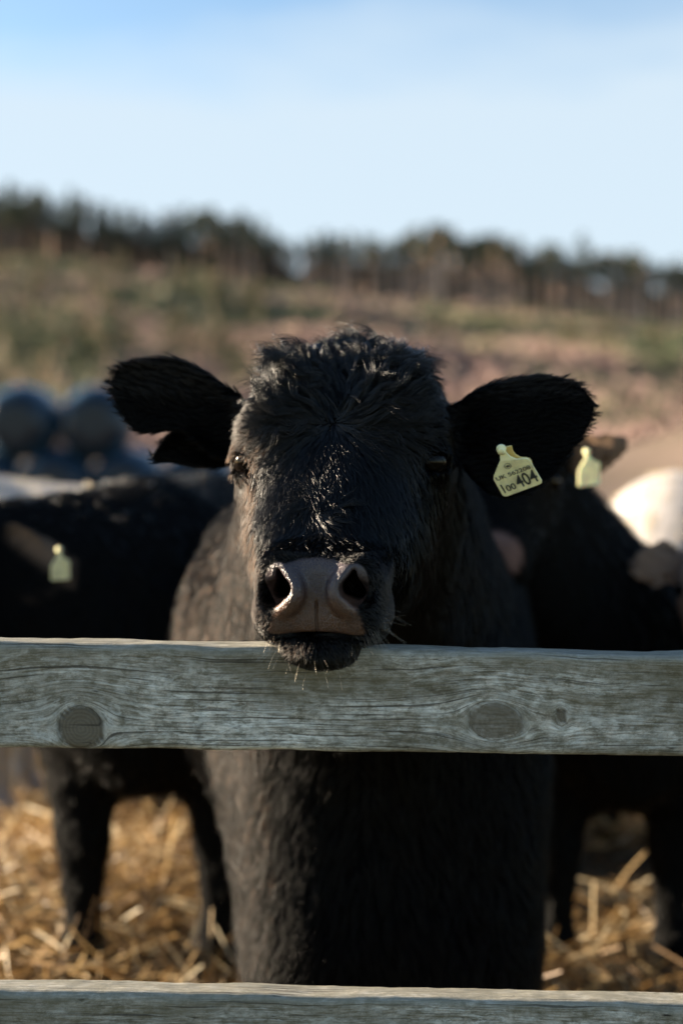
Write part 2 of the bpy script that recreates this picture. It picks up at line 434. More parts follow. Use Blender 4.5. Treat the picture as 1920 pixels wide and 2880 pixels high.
def hair_mat(name, melanin, red, rough=.32, rrough=.4, tint=None, rand=.15, ior=1.5):
    m = bpy.data.materials.new(name); m.use_nodes = True; t = m.node_tree; t.nodes.clear()
    o = N(t, 'ShaderNodeOutputMaterial'); h = N(t, 'ShaderNodeBsdfHairPrincipled')
    h.parametrization = 'ABSORPTION' if tint else 'MELANIN'
    si = {i.identifier: i for i in h.inputs}; si.update({i.name: i for i in h.inputs})
    if tint: si['Absorption Coefficient'].default_value = tint
    else: si['Melanin'].default_value = melanin; si['Melanin Redness'].default_value = red; si['Random Color'].default_value = rand
    si['Roughness'].default_value = rough; si['Radial Roughness'].default_value = rrough
    si['Random Roughness'].default_value = .2
    si['IOR'].default_value = ior
    t.links.new(h.outputs[0], o.inputs['Surface'])
    return m
M_COAT = hair_mat('black_coat', 1.0, .5, rough=.12, rrough=.22, rand=.0, tint=(12, 15, 18), ior=1.24)
M_WET = hair_mat('wet_black_coat', 1.0, .5, rough=.17, rrough=.24, rand=.0, tint=(12, 15, 18), ior=1.43)
M_COAT2 = hair_mat('black_coat_shaggy', 1.0, .6, rough=.22, rrough=.3, rand=.0, tint=(5, 6.5, 8), ior=1.24)
M_SUNLIT = hair_mat('sunlit_side_coat', 1.0, .6, rough=.3, rrough=.4, rand=.0, tint=(1.55, 1.95, 2.45), ior=1.45)  # lighter brown hair that paints sunlight into the black coat
M_WHISK = hair_mat('whisker', .10, .3, rough=.2, tint=(.12, .18, .3))
M_STUB = hair_mat('muzzle_stubble', .95, .6, rough=.25, rrough=.35, tint=(1.9, 2.4, 3.0), ior=1.5)
M_WHITE = hair_mat('white_coat', .16, .4, rough=.4)

def skin_mat():
    m, t, b = nmat('hide_and_nose')
    pad = attn(t, 'pad'); brown = attn(t, 'brown'); pos = objco(t)
    n1 = noise_n(t, pos, 90, 4); n2 = noise_n(t, pos, 1400, 2)
    pc = mixc(t, brown, (.038, .030, .040), (.082, .035, .018))
    pc = mixc(t, mth(t, 'MULTIPLY', n1, .5), pc, (.05, .034, .028))
    rr = N(t, 'ShaderNodeMapRange'); t.links.new(pad, rr.inputs[0]); rr.inputs['To Min'].default_value = .62; rr.inputs['To Max'].default_value = .29
    t.links.new(rr.outputs[0], b.inputs['Roughness'])
    t.links.new(mth(t, 'MULTIPLY', pad, .46), b.inputs['Specular IOR Level'])
    vo = N(t, 'ShaderNodeTexVoronoi', feature='DISTANCE_TO_EDGE'); vo.inputs['Scale'].default_value = 330
    mpn = N(t, 'ShaderNodeMapping'); mpn.inputs['Scale'].default_value = (1.0, 1, .7)
    wn = N(t, 'ShaderNodeTexNoise'); wn.inputs['Scale'].default_value = 120; t.links.new(pos, wn.inputs['Vector'])
    va = N(t, 'ShaderNodeVectorMath', operation='MULTIPLY_ADD'); t.links.new(wn.outputs['Color'], va.inputs[0]); va.inputs[1].default_value = (.004,)*3
    t.links.new(pos, va.inputs[2]); t.links.new(va.outputs[0], mpn.inputs[0]); t.links.new(mpn.outputs[0], vo.inputs['Vector'])
    e = N(t, 'ShaderNodeMapRange'); t.links.new(vo.outputs['Distance'], e.inputs[0]); e.inputs['From Max'].default_value = .12
    crack = ramp(t, vo.outputs['Distance'], [(0.0, (1, 1, 1)), (.09, (0, 0, 0))])
    pc = mixc(t, mth(t, 'MULTIPLY', crack, .30), pc, (.20, .15, .13))
    mot = ramp(t, noise_n(t, pos, 130, 3, .6), [(.42, (0, 0, 0)), (.62, (1, 1, 1))])
    pc = mixc(t, mth(t, 'MULTIPLY', mot, .35), pc, (.04, .028, .024))
    pr = N(t, 'ShaderNodeMapRange'); t.links.new(mth(t, 'ADD', pad, mth(t, 'MULTIPLY', mth(t, 'SUBTRACT', noise_n(t, pos, 500, 3, .7), .5), .9)), pr.inputs[0]); pr.inputs['From Min'].default_value = .35; pr.inputs['From Max'].default_value = .75
    t.links.new(mixc(t, pr.outputs[0], (.0025, .0024, .0025), pc), b.inputs['Base Color'])
    b0_ = bump(t, None, mth(t, 'MULTIPLY', e.outputs[0], pad), .45, .0010)
    vd = N(t, 'ShaderNodeVectorMath', operation='DOT_PRODUCT'); cy, sy = math.cos(R(7.5)), math.sin(R(7.5))
    t.links.new(pos, vd.inputs[0]); vd.inputs[1].default_value = (cy, -sy, 0)
    hxn = mth(t, 'ADD', vd.outputs['Value'], (.02+.029)*cy-(2.6-1.60)*sy)
    wob = mth(t, 'MULTIPLY', mth(t, 'SUBTRACT', noise_n(t, pos, 70, 2), .5), .0035)
    gr = mth(t, 'MULTIPLY', mth(t, 'EXPONENT', mth(t, 'MULTIPLY', mth(t, 'POWER', mth(t, 'MULTIPLY', mth(t, 'ADD', hxn, wob), 700.0), 2.0), -1.0)), attn(t, 'groove'))
    b1 = bump(t, None, mth(t, 'MULTIPLY', gr, -1.0), 1.0, .004, b0_)
    b2 = bump(t, b, mth(t, 'MULTIPLY', n2, 1.0), .25, .0008, b1)
    return m
M_SKIN = skin_mat()
def plain(name, c, rough=.6, **kw):
    m, t, b = nmat(name)
    n = noise_n(t, objco(t), kw.get('ns', 30), 4)
    t.links.new(mixc(t, n, tuple(v*kw.get('lo', .75) for v in c), tuple(min(1, v*kw.get('hi', 1.25)) for v in c)), b.inputs['Base Color'])
    b.inputs['Roughness'].default_value = rough
    b.inputs['Specular IOR Level'].default_value = kw.get('spec', .5)
    return m
def eye_mat():
    m, t, b = nmat('eye_dark')
    b.inputs['Roughness'].default_value = .10; b.inputs['Specular IOR Level'].default_value = .13
    n = noise_n(t, objco(t), 160, 3)
    t.links.new(mixc(t, n, (.0012, .0008, .0006), (.003, .0015, .001)), b.inputs['Base Color'])
    return m
M_EYE = eye_mat()
M_WHIDE = plain('white_hide', (.32, .30, .29), .8, spec=.2)
def bhide():
    m, t, b = nmat('black_hide'); t.links.new(mixc(t, attn(t, 'pad'), mixc(t, attn(t, 'ear'), (.005, .005, .005), (.16, .105, .07)), (.20, .12, .10)), b.inputs['Base Color']); b.inputs['Roughness'].default_value = .9
    b.inputs['Specular IOR Level'].default_value = .02; return m
M_BHIDE = bhide()
M_PINK = plain('pink_nose', (.42, .22, .17), .5)

def sphere_mesh(r, seg=24, rings=16):
    V, Fc = [], []
    for i in range(rings+1):
        th = math.pi*i/rings
        for j in range(seg):
            a = 2*math.pi*j/seg; V.append((r*math.sin(th)*math.cos(a), r*math.sin(th)*math.sin(a), r*math.cos(th)))
    for i in range(rings):
        for j in range(seg):
            Fc.append((i*seg+j, (i+1)*seg+j, (i+1)*seg+(j+1) % seg, i*seg+(j+1) % seg))
    return V, Fc
def add_eyes(hf, parent, base):
    V, Fc = sphere_mesh(.0220*hf.s)
    for sg in (-1, 1):
        o = mesh_obj('eye', V, Fc, M_EYE, parent); o.location = hf.inv(sg*.1155, .2075, 1.0915)-base

# ---- ear tags
def text_mesh(body, size, name):
    cu = bpy.data.curves.new(name, 'FONT'); cu.body = body; cu.size = size; cu.align_x = 'CENTER'; cu.align_y = 'CENTER'
    cu.offset = size*.012
    o = bpy.data.objects.new(name, cu); COL.objects.link(o)
    dg = bpy.context.evaluated_depsgraph_get(); me = bpy.data.meshes.new_from_object(o.evaluated_get(dg))
    bpy.data.objects.remove(o); return me
def tag_mat(name, c, tr=.0):
    m, t, b = nmat(name)
    n = noise_n(t, objco(t), 60, 5, .6); n2 = noise_n(t, objco(t), 260, 3)
    cc = mixc(t, ramp(t, n, [(.45, (0, 0, 0)), (.75, (1, 1, 1))]), c, tuple(v*.62 for v in c))
    t.links.new(cc, b.inputs['Base Color']); b.inputs['Roughness'].default_value = .45
    b.inputs['Subsurface Weight'].default_value = tr; b.inputs['Subsurface Scale'].default_value = .004; b.inputs['Subsurface Radius'].default_value = (1, .7, .2)
    bump(t, b, n2, .2, .0005)
    return m
M_TAG = tag_mat('tag_plastic_yellow', (.93, .88, .50), .15)
M_TAGB = tag_mat('tag_plastic_amber', (.80, .58, .20), .3)
M_INK = plain('tag_ink', (.03, .035, .035), .6)
def tag_outline():
    # front plate in tag units (x -0.5..0.5, z -0.5..0.5), neck on top
    o = [(-.50, -.42), (-.47, -.48), (-.41, -.50), (.41, -.50), (.47, -.48), (.50, -.42), (.50, .27), (.47, .36), (.38, .41), (.24, .45),
         (.13, .56), (.085, .68), (.085, .86), (-.085, .86), (-.085, .68), (-.13, .56), (-.30, .38), (-.44, .22), (-.49, .12)]
    return o
def extrude(outline, th):
    n = len(outline); V = [(x, -th/2, z) for x, z in outline]+[(x, th/2, z) for x, z in outline]
    Fc = [tuple(range(n)), tuple(range(2*n-1, n-1, -1))]+[(i, i+n, (i+1) % n+n, (i+1) % n) for i in range(n)]
    return V, Fc
def make_tag(parent, Mw, base, w_, h_, writing=True, back=True):
    """Mw: world matrix of the tag frame (x across, y away from the viewer, z up)."""
    o_ = [(x*w_, z*h_) for x, z in tag_outline()]
    V, Fc = extrude(o_, .0022)
    # the neck bends back into the ear
    V = [(x, y+(.35*max(0, z-.42*h_)), z) for x, y, z in V]
    t = mesh_obj('ear_tag', V, [tuple(reversed(f)) for f in Fc], M_TAG, parent, smooth=False)
    t.matrix_world = Matrix.Translation(-base) @ Mw
    bv = t.modifiers.new('bevel', 'BEVEL'); bv.width = .0007; bv.segments = 2; bv.limit_method = 'ANGLE'
    # stud
    sv, sf = [], []
    prof = [(0, -.0052), (.0042, -.0050), (.0048, -.003), (.0040, 0), (.0062, .001), (.0062, .004), (0, .004)]
    for r_, y_ in prof:
        for j in range(16):
            a = 2*math.pi*j/16; sv.append((r_*math.cos(a), y_+.35*.30*h_, r_*math.sin(a)+.80*h_))
    for i in range(len(prof)-1):
        for j in range(16): sf.append((i*16+j, i*16+(j+1) % 16, (i+1)*16+(j+1) % 16, (i+1)*16+j))
    s = mesh_obj('stud', sv, sf, M_TAG, t)
    if back:
        o2 = [(x*w_*.86+.006, z*h_*.95) for x, z in tag_outline()]
        V2, F2 = extrude(o2, .002); ca, sa = math.cos(R(-14)), math.sin(R(-14))
        V2 = [((x*ca-(z-.6*h_)*sa), y+.012, (x*sa+(z-.6*h_)*ca)+.56*h_) for x, y, z in V2]
        mesh_obj('back_plate', V2, [tuple(reversed(f)) for f in F2], M_TAGB, t, smooth=False)
    if writing:
        def put(body, size, x, z, sx=1, sz=1, name='lettering'):
            me = text_mesh(body, size, name); me.transform(Matrix.Rotation(math.pi/2, 4, 'X')); me.transform(Matrix.Diagonal((sx, 1, sz, 1)))
            me.materials.clear(); me.materials.append(M_INK)
            q = bpy.data.objects.new(name, me); COL.objects.link(q); q.parent = t; q.location = (x, -.0016, z)
        put('UK 562208', .0088, 0, .11*h_, 1.15, .95)
        put('1', .020, -.40*w_, -.245*h_, .72, 1.0)
        put('00', .0155, -.215*w_, -.275*h_, .85, .85)
        put('404', .0235, .205*w_, -.205*h_, .80, 1.15)
        # crown mark
        cv, cf = [], []
        def ring(cx, cz, r1, r2, n=28):
            b0 = len(cv)
            for j in range(n):
                a = 2*math.pi*j/n; cv.append((cx+r1*math.cos(a), -.0016, cz+r1*math.sin(a))); cv.append((cx+r2*math.cos(a), -.0016, cz+r2*math.sin(a)))
            for j in range(n):
                k = (j+1) % n; cf.append((b0+2*j, b0+2*j+1, b0+2*k+1, b0+2*k))
        cx, cz = -.02*w_, .37*h_
        ring(cx, cz, .0044, .0037)
        b0 = len(cv)
        for a, b in [(-.0022, -.0018), (.0022, -.0018), (.0026, .0016), (.0012, .0002), (0, .0022), (-.0012, .0002), (-.0026, .0016)]: cv.append((cx+a, -.0016, cz+b))
        cf.append(tuple(range(b0, b0+7)))
        mesh_obj('crown_mark', cv, cf, M_INK, t, smooth=False)
    return t

def frame_from_px(c, e1, e2, Y):      # tag frame from two in-plane world vectors
    x = e1.normalized(); z = (e2-e2.dot(x)*x).normalized(); y = z.cross(x)
    m = Matrix((x, y, z)).transposed().to_4x4(); m.translation = P(c[0], c[1], Y); return m

# ------------------------------------------------------------------ MAIN COW
HF = HeadFrame(-.029, 1.60, R(7.5))
def build_main():
    xs = axis([(-.44, .012), (-.34, .0036), (-.11, .0021), (.055, .0036), (.345, .012), (.48, 0)])
    ys = axis([(1.575, .0021), (1.665, .0036), (2.0, .012), (4.05, 0)])
    zs = axis([(-.04, .014), (.60, .010), (.835, .0021), (.995, .0036), (1.31, 0)])
    ears = []
    L1 = [(690, 1120), (640, 1085), (590, 1050), (540, 1025), (500, 1008), (450, 1008), (400, 1014), (350, 1026), (325, 1045), (315, 1075), (316, 1110), (332, 1150), (360, 1190), (392, 1222), (430, 1222), (470, 1212), (520, 1215), (600, 1290), (690, 1300)]
    L2 = [(690, 1180), (560, 1170), (495, 1200), (460, 1232), (438, 1268), (425, 1296), (445, 1302), (480, 1300), (540, 1312), (600, 1320), (690, 1300)]
    ears.append(px_outline_ear(L1, 1.900, lambda x, z: .25*x*-1*0.35+.9*x*x+.9*z*z-.015, .0055))
    ears.append(px_outline_ear(L2, 1.925, lambda x, z: .4*x*x+.5*z*z, .0055))
    R1 = [(1245, 1160), (1290, 1125), (1330, 1100), (1380, 1078), (1440, 1062), (1500, 1056), (1560, 1060), (1610, 1075), (1645, 1105), (1664, 1140), (1660, 1175), (1640, 1215), (1605, 1262), (1565, 1315), (1520, 1360), (1470, 1392), (1420, 1402), (1375, 1392), (1335, 1362), (1300, 1320), (1245, 1290)]
    ears.append(px_outline_ear(R1, 1.870, lambda x, z: -.10*x+1.0*x*x+.8*z*z+.35*np.clip(z-.045, 0, 1)-.02, .0055))
    D = cow_sdf(HF, .02, 2.45, 0.0, 1.0, xs, ys, zs, ears, True)
    V, Q = surface_nets(D, xs, ys, zs, relax=2)
    base = Vector((.02, 2.6, 0)); bnp = np.array(base)
    root = tag(empty('cow', base), 'large black cow resting its chin on the top rail, numbered yellow ear tag', 'cow', 'cattle in the pen')
    body = mesh_obj('body', V-bnp, Q, M_SKIN, root)
    hx, hy, hz = HF.to(V[:, 0], V[:, 1], V[:, 2])
    ahx = np.abs(hx)
    def padmask(hx, hy, hz):
        ahx = np.abs(hx)
        top = .984-6*hx*hx
        wd = np.where(hz > .955, .043, .034+.012*ss(.955, .93, hz)+.008*ss(.93, .90, hz))
        core = ss(.010, -.008, ahx-wd)*ss(.005, -.004, hz-top)*ss(.8935, .8985, hz)*ss(.055, .035, hy)
        u = (ahx-.043); v = (hz-.951); c, s_ = math.cos(R(18)), math.sin(R(18))
        u = ahx-.038; e = np.sqrt(((u*c-v*s_)/.0205)**2+((u*s_+v*c)/.0290)**2)
        nos = ss(1.06, .92, e)*ss(.07, .05, hy)
        return np.maximum(core, nos)
    padm = padmask(hx, hy, hz)
    attr(body, 'groove', ss(.938, .930, hz)*(ahx < .01)*(hy < .05))
    attr(body, 'pad', padm*ss(.034, .016, hy-1.2*np.maximum(ahx-.03, 0))); attr(body, 'brown', ss(.956, .928, hz+.004*np.sin(hx*150)))
    Wh = np.array(P(935, 1200, 1.765)); W2 = np.array(P(893, 1432, 1.685))
    EYE = [np.array(HF.inv(s*.124, .197, 1.092)) for s in (-1, 1)]
    def hh(p): return HF.to(p[:, 0], p[:, 1], p[:, 2])
    def isear(p, a): return (a[0]**2 > .145**2) & (p[:, 1] < 2.0) & (p[:, 2] > .97) & (a[1] > .2)
    def weight(kind):
        def f(p, n):
            a = hh(p); x, y, z = a; pm = padmask(x, y, z)
            head = (p[:, 1] < 1.99) & (p[:, 2] > .84)
            wgt = np.where(head, 1.0, 0.0)
            ax_ = np.abs(x)
            wgt = wgt*(1-np.clip(pm*1.3, 0, 1))
            muz = (z < .99) & (y < .10); wgt = np.where(muz & head, wgt*4.5, wgt)
            back = ss(.25, .8, n[:, 1]); wgt = wgt*(1-.9*back)        # little coat is needed where the head faces away
            for e in EYE:
                de = np.linalg.norm(p-e, axis=1); wgt = wgt*ss(.012, .017, de)
                wgt = np.where(de < .04, wgt*2.2, wgt)
            brz = ss(1.0, 1.02, z)*ss(1.16, 1.14, z)*ss(.10, .07, ax_)*(y < .22); wgt = wgt*(1-.8*brz)
            ear = isear(p, a); wgt = np.where(ear, wgt*1.1, wgt)
            body_ = ~head
            vis = ss(.75, -.1, n[:, 1])*np.where(p[:, 1] < 3.0, 1, .12)*np.where(p[:, 2] > .12, 1, .1)
            if kind == 'head': return np.where(muz & head, wgt*.25, wgt)+1e-9
            if kind == 'stubble':
                w2_ = np.where(muz & head, wgt, 0)
                return np.where(muz & head & (pm > .6) & (z < .925) & (y < .05), .35*ss(.012, .04, ax_)+.10*ss(.912, .900, z), w2_)+1e-12
            return np.where(body_ | (p[:, 1] > 1.9), 1.0, 0)*vis+1e-9
        return f
    def dirs(p, n):
        x, y, z = hh(p)
        d = unit(p-Wh)
        # below the whorl the coat runs down the face and a little outwards
        down = np.stack([np.sign(x)*.35*np.minimum(1, np.abs(x)/.05), -.35+0*x, -1+0*x], 1)
        wdn = ss(1.15, 1.07, z)[:, None]; d = d*(1-wdn)+unit(down)*wdn
        # small whorl on the bridge of the nose
        q = p-W2; rr = np.linalg.norm(q, axis=1); sw = np.cross(np.array([0, -1, .5]), q)
        w2 = ss(.030, .012, rr)[:, None]; d = d*(1-w2)+(unit(q)*.5+unit(sw)*.9)*w2
        # cheeks: back and down
        ck = (ss(.075, .12, np.abs(x))*ss(1.10, 1.05, z))[:, None]
        d = d*(1-ck)+np.stack([np.sign(x)*.25, .35+0*x, -.9+0*x], 1)*ck
        # muzzle: away from the nose pad
        mz = (ss(.995, .975, z)*ss(.13, .09, y))[:, None]
        mo = np.stack([np.sign(x)*np.minimum(1, np.abs(x)/.04)*.8, -.15+0*x, -.75+1.2*ss(.97, .985, z)], 1)
        d = d*(1-mz)+mo*mz
        er = isear(p, (x, y, z))[:, None]
        eo = np.stack([np.sign(x)*1.0, -.1+0*x, (z-1.12)*3], 1); d = np.where(er, eo, d)
        nk = (p[:, 1] > 1.97)[:, None]; d = np.where(nk, np.stack([np.sign(p[:, 0]-.03)*.25, -.1+0*x, -1+0*x], 1), d)
        return d
    def lens(p):
        x, y, z = hh(p); ax_ = np.abs(x)
        L = np.full(len(p), .011)
        tuft = ss(1.10, 1.16, z)*ss(.125, .06, ax_); L = L+tuft*.012
        L = L+ss(1.10, 1.2, z)*.006
        br = ss(1.13, 1.10, z)*ss(.995, 1.03, z)*ss(.075, .045, ax_); L = L+br*.004
        L = L*(1-.45*ss(1.035, 1.0, z)*ss(.15, .11, y))*(1-.55*ss(1.00, .975, z)*ss(.13, .09, y))
        chin = (z < .893) & (y < .08); L = np.where(chin, .006, L)
        jaw = (y > .14) & (z < 1.02) & (ax_ > .06); L = np.where(jaw, .026, L)
        L = L*(1+(1.5*vnoise(p, 30, 41)-.75)*ss(1.13, 1.18, z)*(p[:, 1] < 1.97))
        for e in EYE:
            L = np.where(np.linalg.norm(p-e, axis=1) < .034, np.minimum(L, .005), L)
        L = np.where(isear(p, (x, y, z)), .012, L)
        L = np.where((p[:, 1] > 1.95) & ~isear(p, (x, y, z)), .028, L)
        L = np.where(p[:, 1] > 2.0, .036, L)
        return L
    def lift(p):
        x, y, z = hh(p)
        l = .24+.22*ss(1.12, 1.16, z)*ss(.13, .08, np.abs(x))+.35*ss(1.0, .98, z)*ss(.13, .09, y)
        return np.where(p[:, 1] > 1.95, .5, l)
    def wave(p):
        x, y, z = hh(p); t = ss(1.12, 1.16, z)*ss(.12, .08, np.abs(x))
        br = ss(1.13, 1.10, z)*ss(1.0, 1.03, z)*ss(.08, .05, np.abs(x))
        return .03+.10*t*ss(1.15, 1.18, z)+.02*t+.02*br+np.where(p[:, 1] > 1.97, .06, 0), .013+.012*t+np.where(p[:, 1] > 1.97, .012, 0)
    make_coat('coat', V, Q, 120000, weight('head'), dirs, lens, M_COAT, body, rad=.00019, per=12, K=7, liftfn=lift, wavefn=wave, clump=.92, rough=lambda p: .22+.3*ss(1.12, 1.16, hh(p)[2])*(p[:, 1] < 1.97)).location = -base
    make_coat('coat', V, Q, 110000, weight('body'), dirs, lens, M_COAT2, body, rad=.00022, per=5, K=6, liftfn=lift, wavefn=wave, clump=.6, rough=.35).location = -base
    make_coat('coat', V, Q, 26000, lambda p, n: (p[:, 1] > 1.98)*(p[:, 1] < 3.0)*(p[:, 2] > .1)*ss(-.45, -.85, n[:, 0])*(p[:, 0] < 0)+1e-9, dirs, lambda p: .8*lens(p), M_SUNLIT, body, rad=.00026, per=8, K=6,
              liftfn=lift, wavefn=wave, clump=.7, rough=.3).location = -base  # sunlight painted as brown hair on the flank facing the sun
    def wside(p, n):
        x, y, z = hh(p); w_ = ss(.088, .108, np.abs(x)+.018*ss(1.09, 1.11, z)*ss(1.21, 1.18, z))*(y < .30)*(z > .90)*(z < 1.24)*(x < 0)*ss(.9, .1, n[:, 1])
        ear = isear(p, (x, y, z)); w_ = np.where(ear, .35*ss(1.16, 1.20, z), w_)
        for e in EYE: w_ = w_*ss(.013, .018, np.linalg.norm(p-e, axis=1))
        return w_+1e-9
    make_coat('coat', V, Q, 24000, wside, dirs, lambda p: .010+.012*vnoise(p, 30, 71)+.014*(hh(p)[2] < 1.03), M_SUNLIT, body, rad=.00022, per=9, K=6,
              liftfn=lambda p: np.full(len(p), .30), clump=.8, rough=.25).location = -base  # same painted sunlight on the left face and upper ear edges
    def wtuft(p, n):
        x, y, z = hh(p); d = np.linalg.norm(p-Wh, axis=1)
        return ss(1.125, 1.155, z)*ss(.108, .06, np.abs(x))*(p[:, 1] < 1.985)*ss(.9, .2, n[:, 1])*ss(.008, .03, d)+1e-9
    o = make_coat('forelock', V, Q, 15000, wtuft, dirs, lambda p: (.034+.034*vnoise(p, 32, 51))*(1-.5*ss(.05, .10, np.abs(hh(p)[0]))), M_WET, body, rad=.00036, per=24, K=12, clump=.93,
              liftfn=lambda p: .30+.20*ss(1.15, 1.2, hh(p)[2]), wavefn=lambda p: (.10+.09*vnoise(p, 25, 52), .034+.014*vnoise(p, 20, 53)), rough=lambda p: .40+.35*ss(1.15, 1.2, hh(p)[2])); o.location = -base
    def wbr(p, n):
        x, y, z = hh(p); return ss(1.0, 1.012, z)*ss(1.165, 1.14, z)*ss(.105, .06, np.abs(x))*(y < .22)+1e-9
    o = make_coat('forelock', V, Q, 9500, wbr, dirs, lambda p: (.028+.016*vnoise(p, 40, 54))*(.45+.55*ss(1.0, 1.045, hh(p)[2])), M_WET, body, rad=.00042, per=5, K=9, clump=.75,
              liftfn=lambda p: np.full(len(p), .13), wavefn=lambda p: (.020+.030*vnoise(p, 25, 55), .015+.008*vnoise(p, 20, 56)), rough=.07); o.location = -base
    make_coat('stubble', V, Q, 26000, weight('stubble'), dirs, lambda p: np.full(len(p), .0052)*(.5+vnoise(p, 60, 44)), M_STUB, body, rad=.00012, per=3, K=4,
              liftfn=lambda p: np.full(len(p), .75), clump=.35, rough=.35).location = -base
    add_eyes(HF, root, base)
    # whiskers on lips and chin
    pts, rads = [], []
    def whisk(x, y, z, d, L, sag=.25, r=.00011):
        p0 = np.array(HF.inv(x, y, z)); d = np.array(d, float); d /= np.linalg.norm(d); K = 8
        s_ = np.linspace(0, 1, K)[:, None]; bend = RNG.normal(0, .10, 3); bend[2] -= sag
        pts.append(p0+d*s_*L+bend*s_**2*L); rads.append(r*(1-.6*s_[:, 0]))
    for i in range(24):
        x = RNG.uniform(-.046, .046); z = .886-RNG.random()*.024
        whisk(x, .008+12*x*x*.6, z, (x*9+RNG.normal(0, .4), -.6, -.75+RNG.normal(0, .2)), RNG.uniform(.008, .030), .25, .00009)
    for i in range(26):
        x = RNG.uniform(.040, .068); z = RNG.uniform(.897, .922)
        whisk(x, .012+(x-.04)*.6, z, (.55+RNG.normal(0, .25), -.6, -.65+RNG.normal(0, .25)), RNG.uniform(.018, .042), .25, .00015)
    for i in range(10):
        whisk(RNG.uniform(.052, .066), .022, RNG.uniform(.905, .93), (.95, -.3, RNG.normal(-.1, .2)), RNG.uniform(.03, .048), .2, .00015)
    for i in range(20):
        x = -RNG.uniform(.038, .076); z = RNG.uniform(.893, .915)
        whisk(x, .014+(-x-.038)*.6, z, (-.35+RNG.normal(0, .25), -.6, -.7), RNG.uniform(.010, .022))
    for i in range(6):
        whisk(-.046+RNG.normal(0, .002), .020, .884+RNG.normal(0, .002), (-.85, -.4, -.55+RNG.normal(0, .15)), RNG.uniform(.02, .034), .1, .00017)
    o = curves_obj('whiskers', np.array(pts), np.array(rads), M_WHISK, body); o.location = -base
    pts, rads = [], []
    for sg in (-1, 1):
        for i in range(18):
            a = (i/17-.5)*2.0; c0 = np.array(HF.inv(sg*(.1245+.004*math.cos(a)), .186+.010*math.sin(a)*1, 1.1045-.003*a*a))
            d = np.array([sg*.55+RNG.normal(0, .12)+a*.2, -.75, .05+RNG.normal(0, .1)]); d /= np.linalg.norm(d); L_ = RNG.uniform(.010, .017); f = np.linspace(0, 1, 7)[:, None]
            pts.append(c0+d*f*L_+np.array([0, 0, -.35])*L_*f*(1.3-f)); rads.append(.00014*(1-.8*f[:, 0]))
    o = curves_obj('eyelashes', np.array(pts), np.array(rads), M_COAT, body); o.location = -base
    # ear tag
    Yt = 1.775; u = Yt/F
    e1 = Vector((118*u, -52*u, 47*u)); e2 = Vector((0, -.58, .81))
    Mw = frame_from_px((1447, 1338), e1, e2, Yt)
    make_tag(root, Mw, base, .0545, .0490)
build_main()

# ------------------------------------------------------------------ the other cattle
def build_cow(label, bx, by, byaw, s, hf, base, hide, coat, n_hair, hair_r=.0005, droop=(.25, .25), step=.014, tagp=None, topz=0.0, nose=None, L=.03):
    c, n_ = math.cos(byaw), math.sin(byaw)
    cor = [(bx+(x*c+y*n_)*s, by+(-x*n_+y*c)*s) for x in (-.42, .45) for y in (-.45, 1.55)]
    hcs = [hf.inv(x, y, 1.0) for x in (-.36, .36) for y in (-.03, .45)]
    X = [q[0] for q in cor]+[h.x for h in hcs]; Y = [q[1] for q in cor]+[h.y for h in hcs]
    xs = np.arange(min(X), max(X), step); ys = np.arange(min(Y), max(Y), step); zs = np.arange(-.04, 1.36*max(s, hf.s), step)
    ears = [generic_ear(hf, -1, droop[0]), generic_ear(hf, 1, droop[1])]
    D = cow_sdf(hf, bx, by, byaw, s, xs, ys, zs, ears, False, topz=topz)
    V, Q = surface_nets(D, xs, ys, zs, relax=3)
    base = Vector(base); root = tag(empty('cow', base), label, 'cow', 'cattle in the pen')
    body = mesh_obj('body', V-np.array(base), Q, hide, root)
    a = hf.to(V[:, 0], V[:, 1], V[:, 2]); em = np.min([fn_(V[:, 0], V[:, 1], V[:, 2]) for fn_, _, _ in ears], axis=0); attr(body, 'ear', ss(.016, .004, em)*ss(.15, .19, np.abs(a[0])))
    if nose:
        a = hf.to(V[:, 0], V[:, 1], V[:, 2])
        attr(body, 'pad', ss(.065, .04, a[1])*ss(1.15, .85, np.sqrt((a[0]/.058)**2+((a[2]-.945)/.048)**2)))
    def wf(p, n):
        x, y, z = hf.to(p[:, 0], p[:, 1], p[:, 2]); return (ss(.9, 0, n[:, 1])+.05)*np.where((y < .06) & (z < .995), .03, 1)*np.where(np.min([f_(p[:, 0], p[:, 1], p[:, 2]) for f_, _, _ in ears], axis=0) < .012, .3, 1)
    def df(p, n): return np.stack([0*p[:, 0], 0*p[:, 0]+.3, 0*p[:, 0]-1], 1)
    def lf(p):
        x, y, z = hf.to(p[:, 0], p[:, 1], p[:, 2]); return np.where((y < .33) & (np.abs(x) < .35), .35*L, L)
    make_coat('coat', V, Q, n_hair, wf, df, lf, coat, body, rad=hair_r, per=12, K=5, clump=.7, rough=.4, liftfn=lambda p: np.full(len(p), .45)).location = -base
    add_eyes(hf, root, base)
    if tagp:
        px, py, Yt, e1, e2 = tagp[:5]
        make_tag(root, frame_from_px((px, py), Vector(e1), Vector(e2), Yt), base, *tagp[5], writing=False, back=False)
    return root
build_cow('black cow at the left edge, yellow tag hanging under its drooping ear',
          -.44, 3.05, R(3), .95, HeadFrame(-.78, 2.52, R(-4), -.21, .9, R(-6)), (-.45, 3.4, 0), M_BHIDE, M_COAT2, 26000, droop=(.4, .35),
          tagp=(170, 1600, 2.66, (1, .3, .05), (.05, -.2, 1), (.036, .044)))
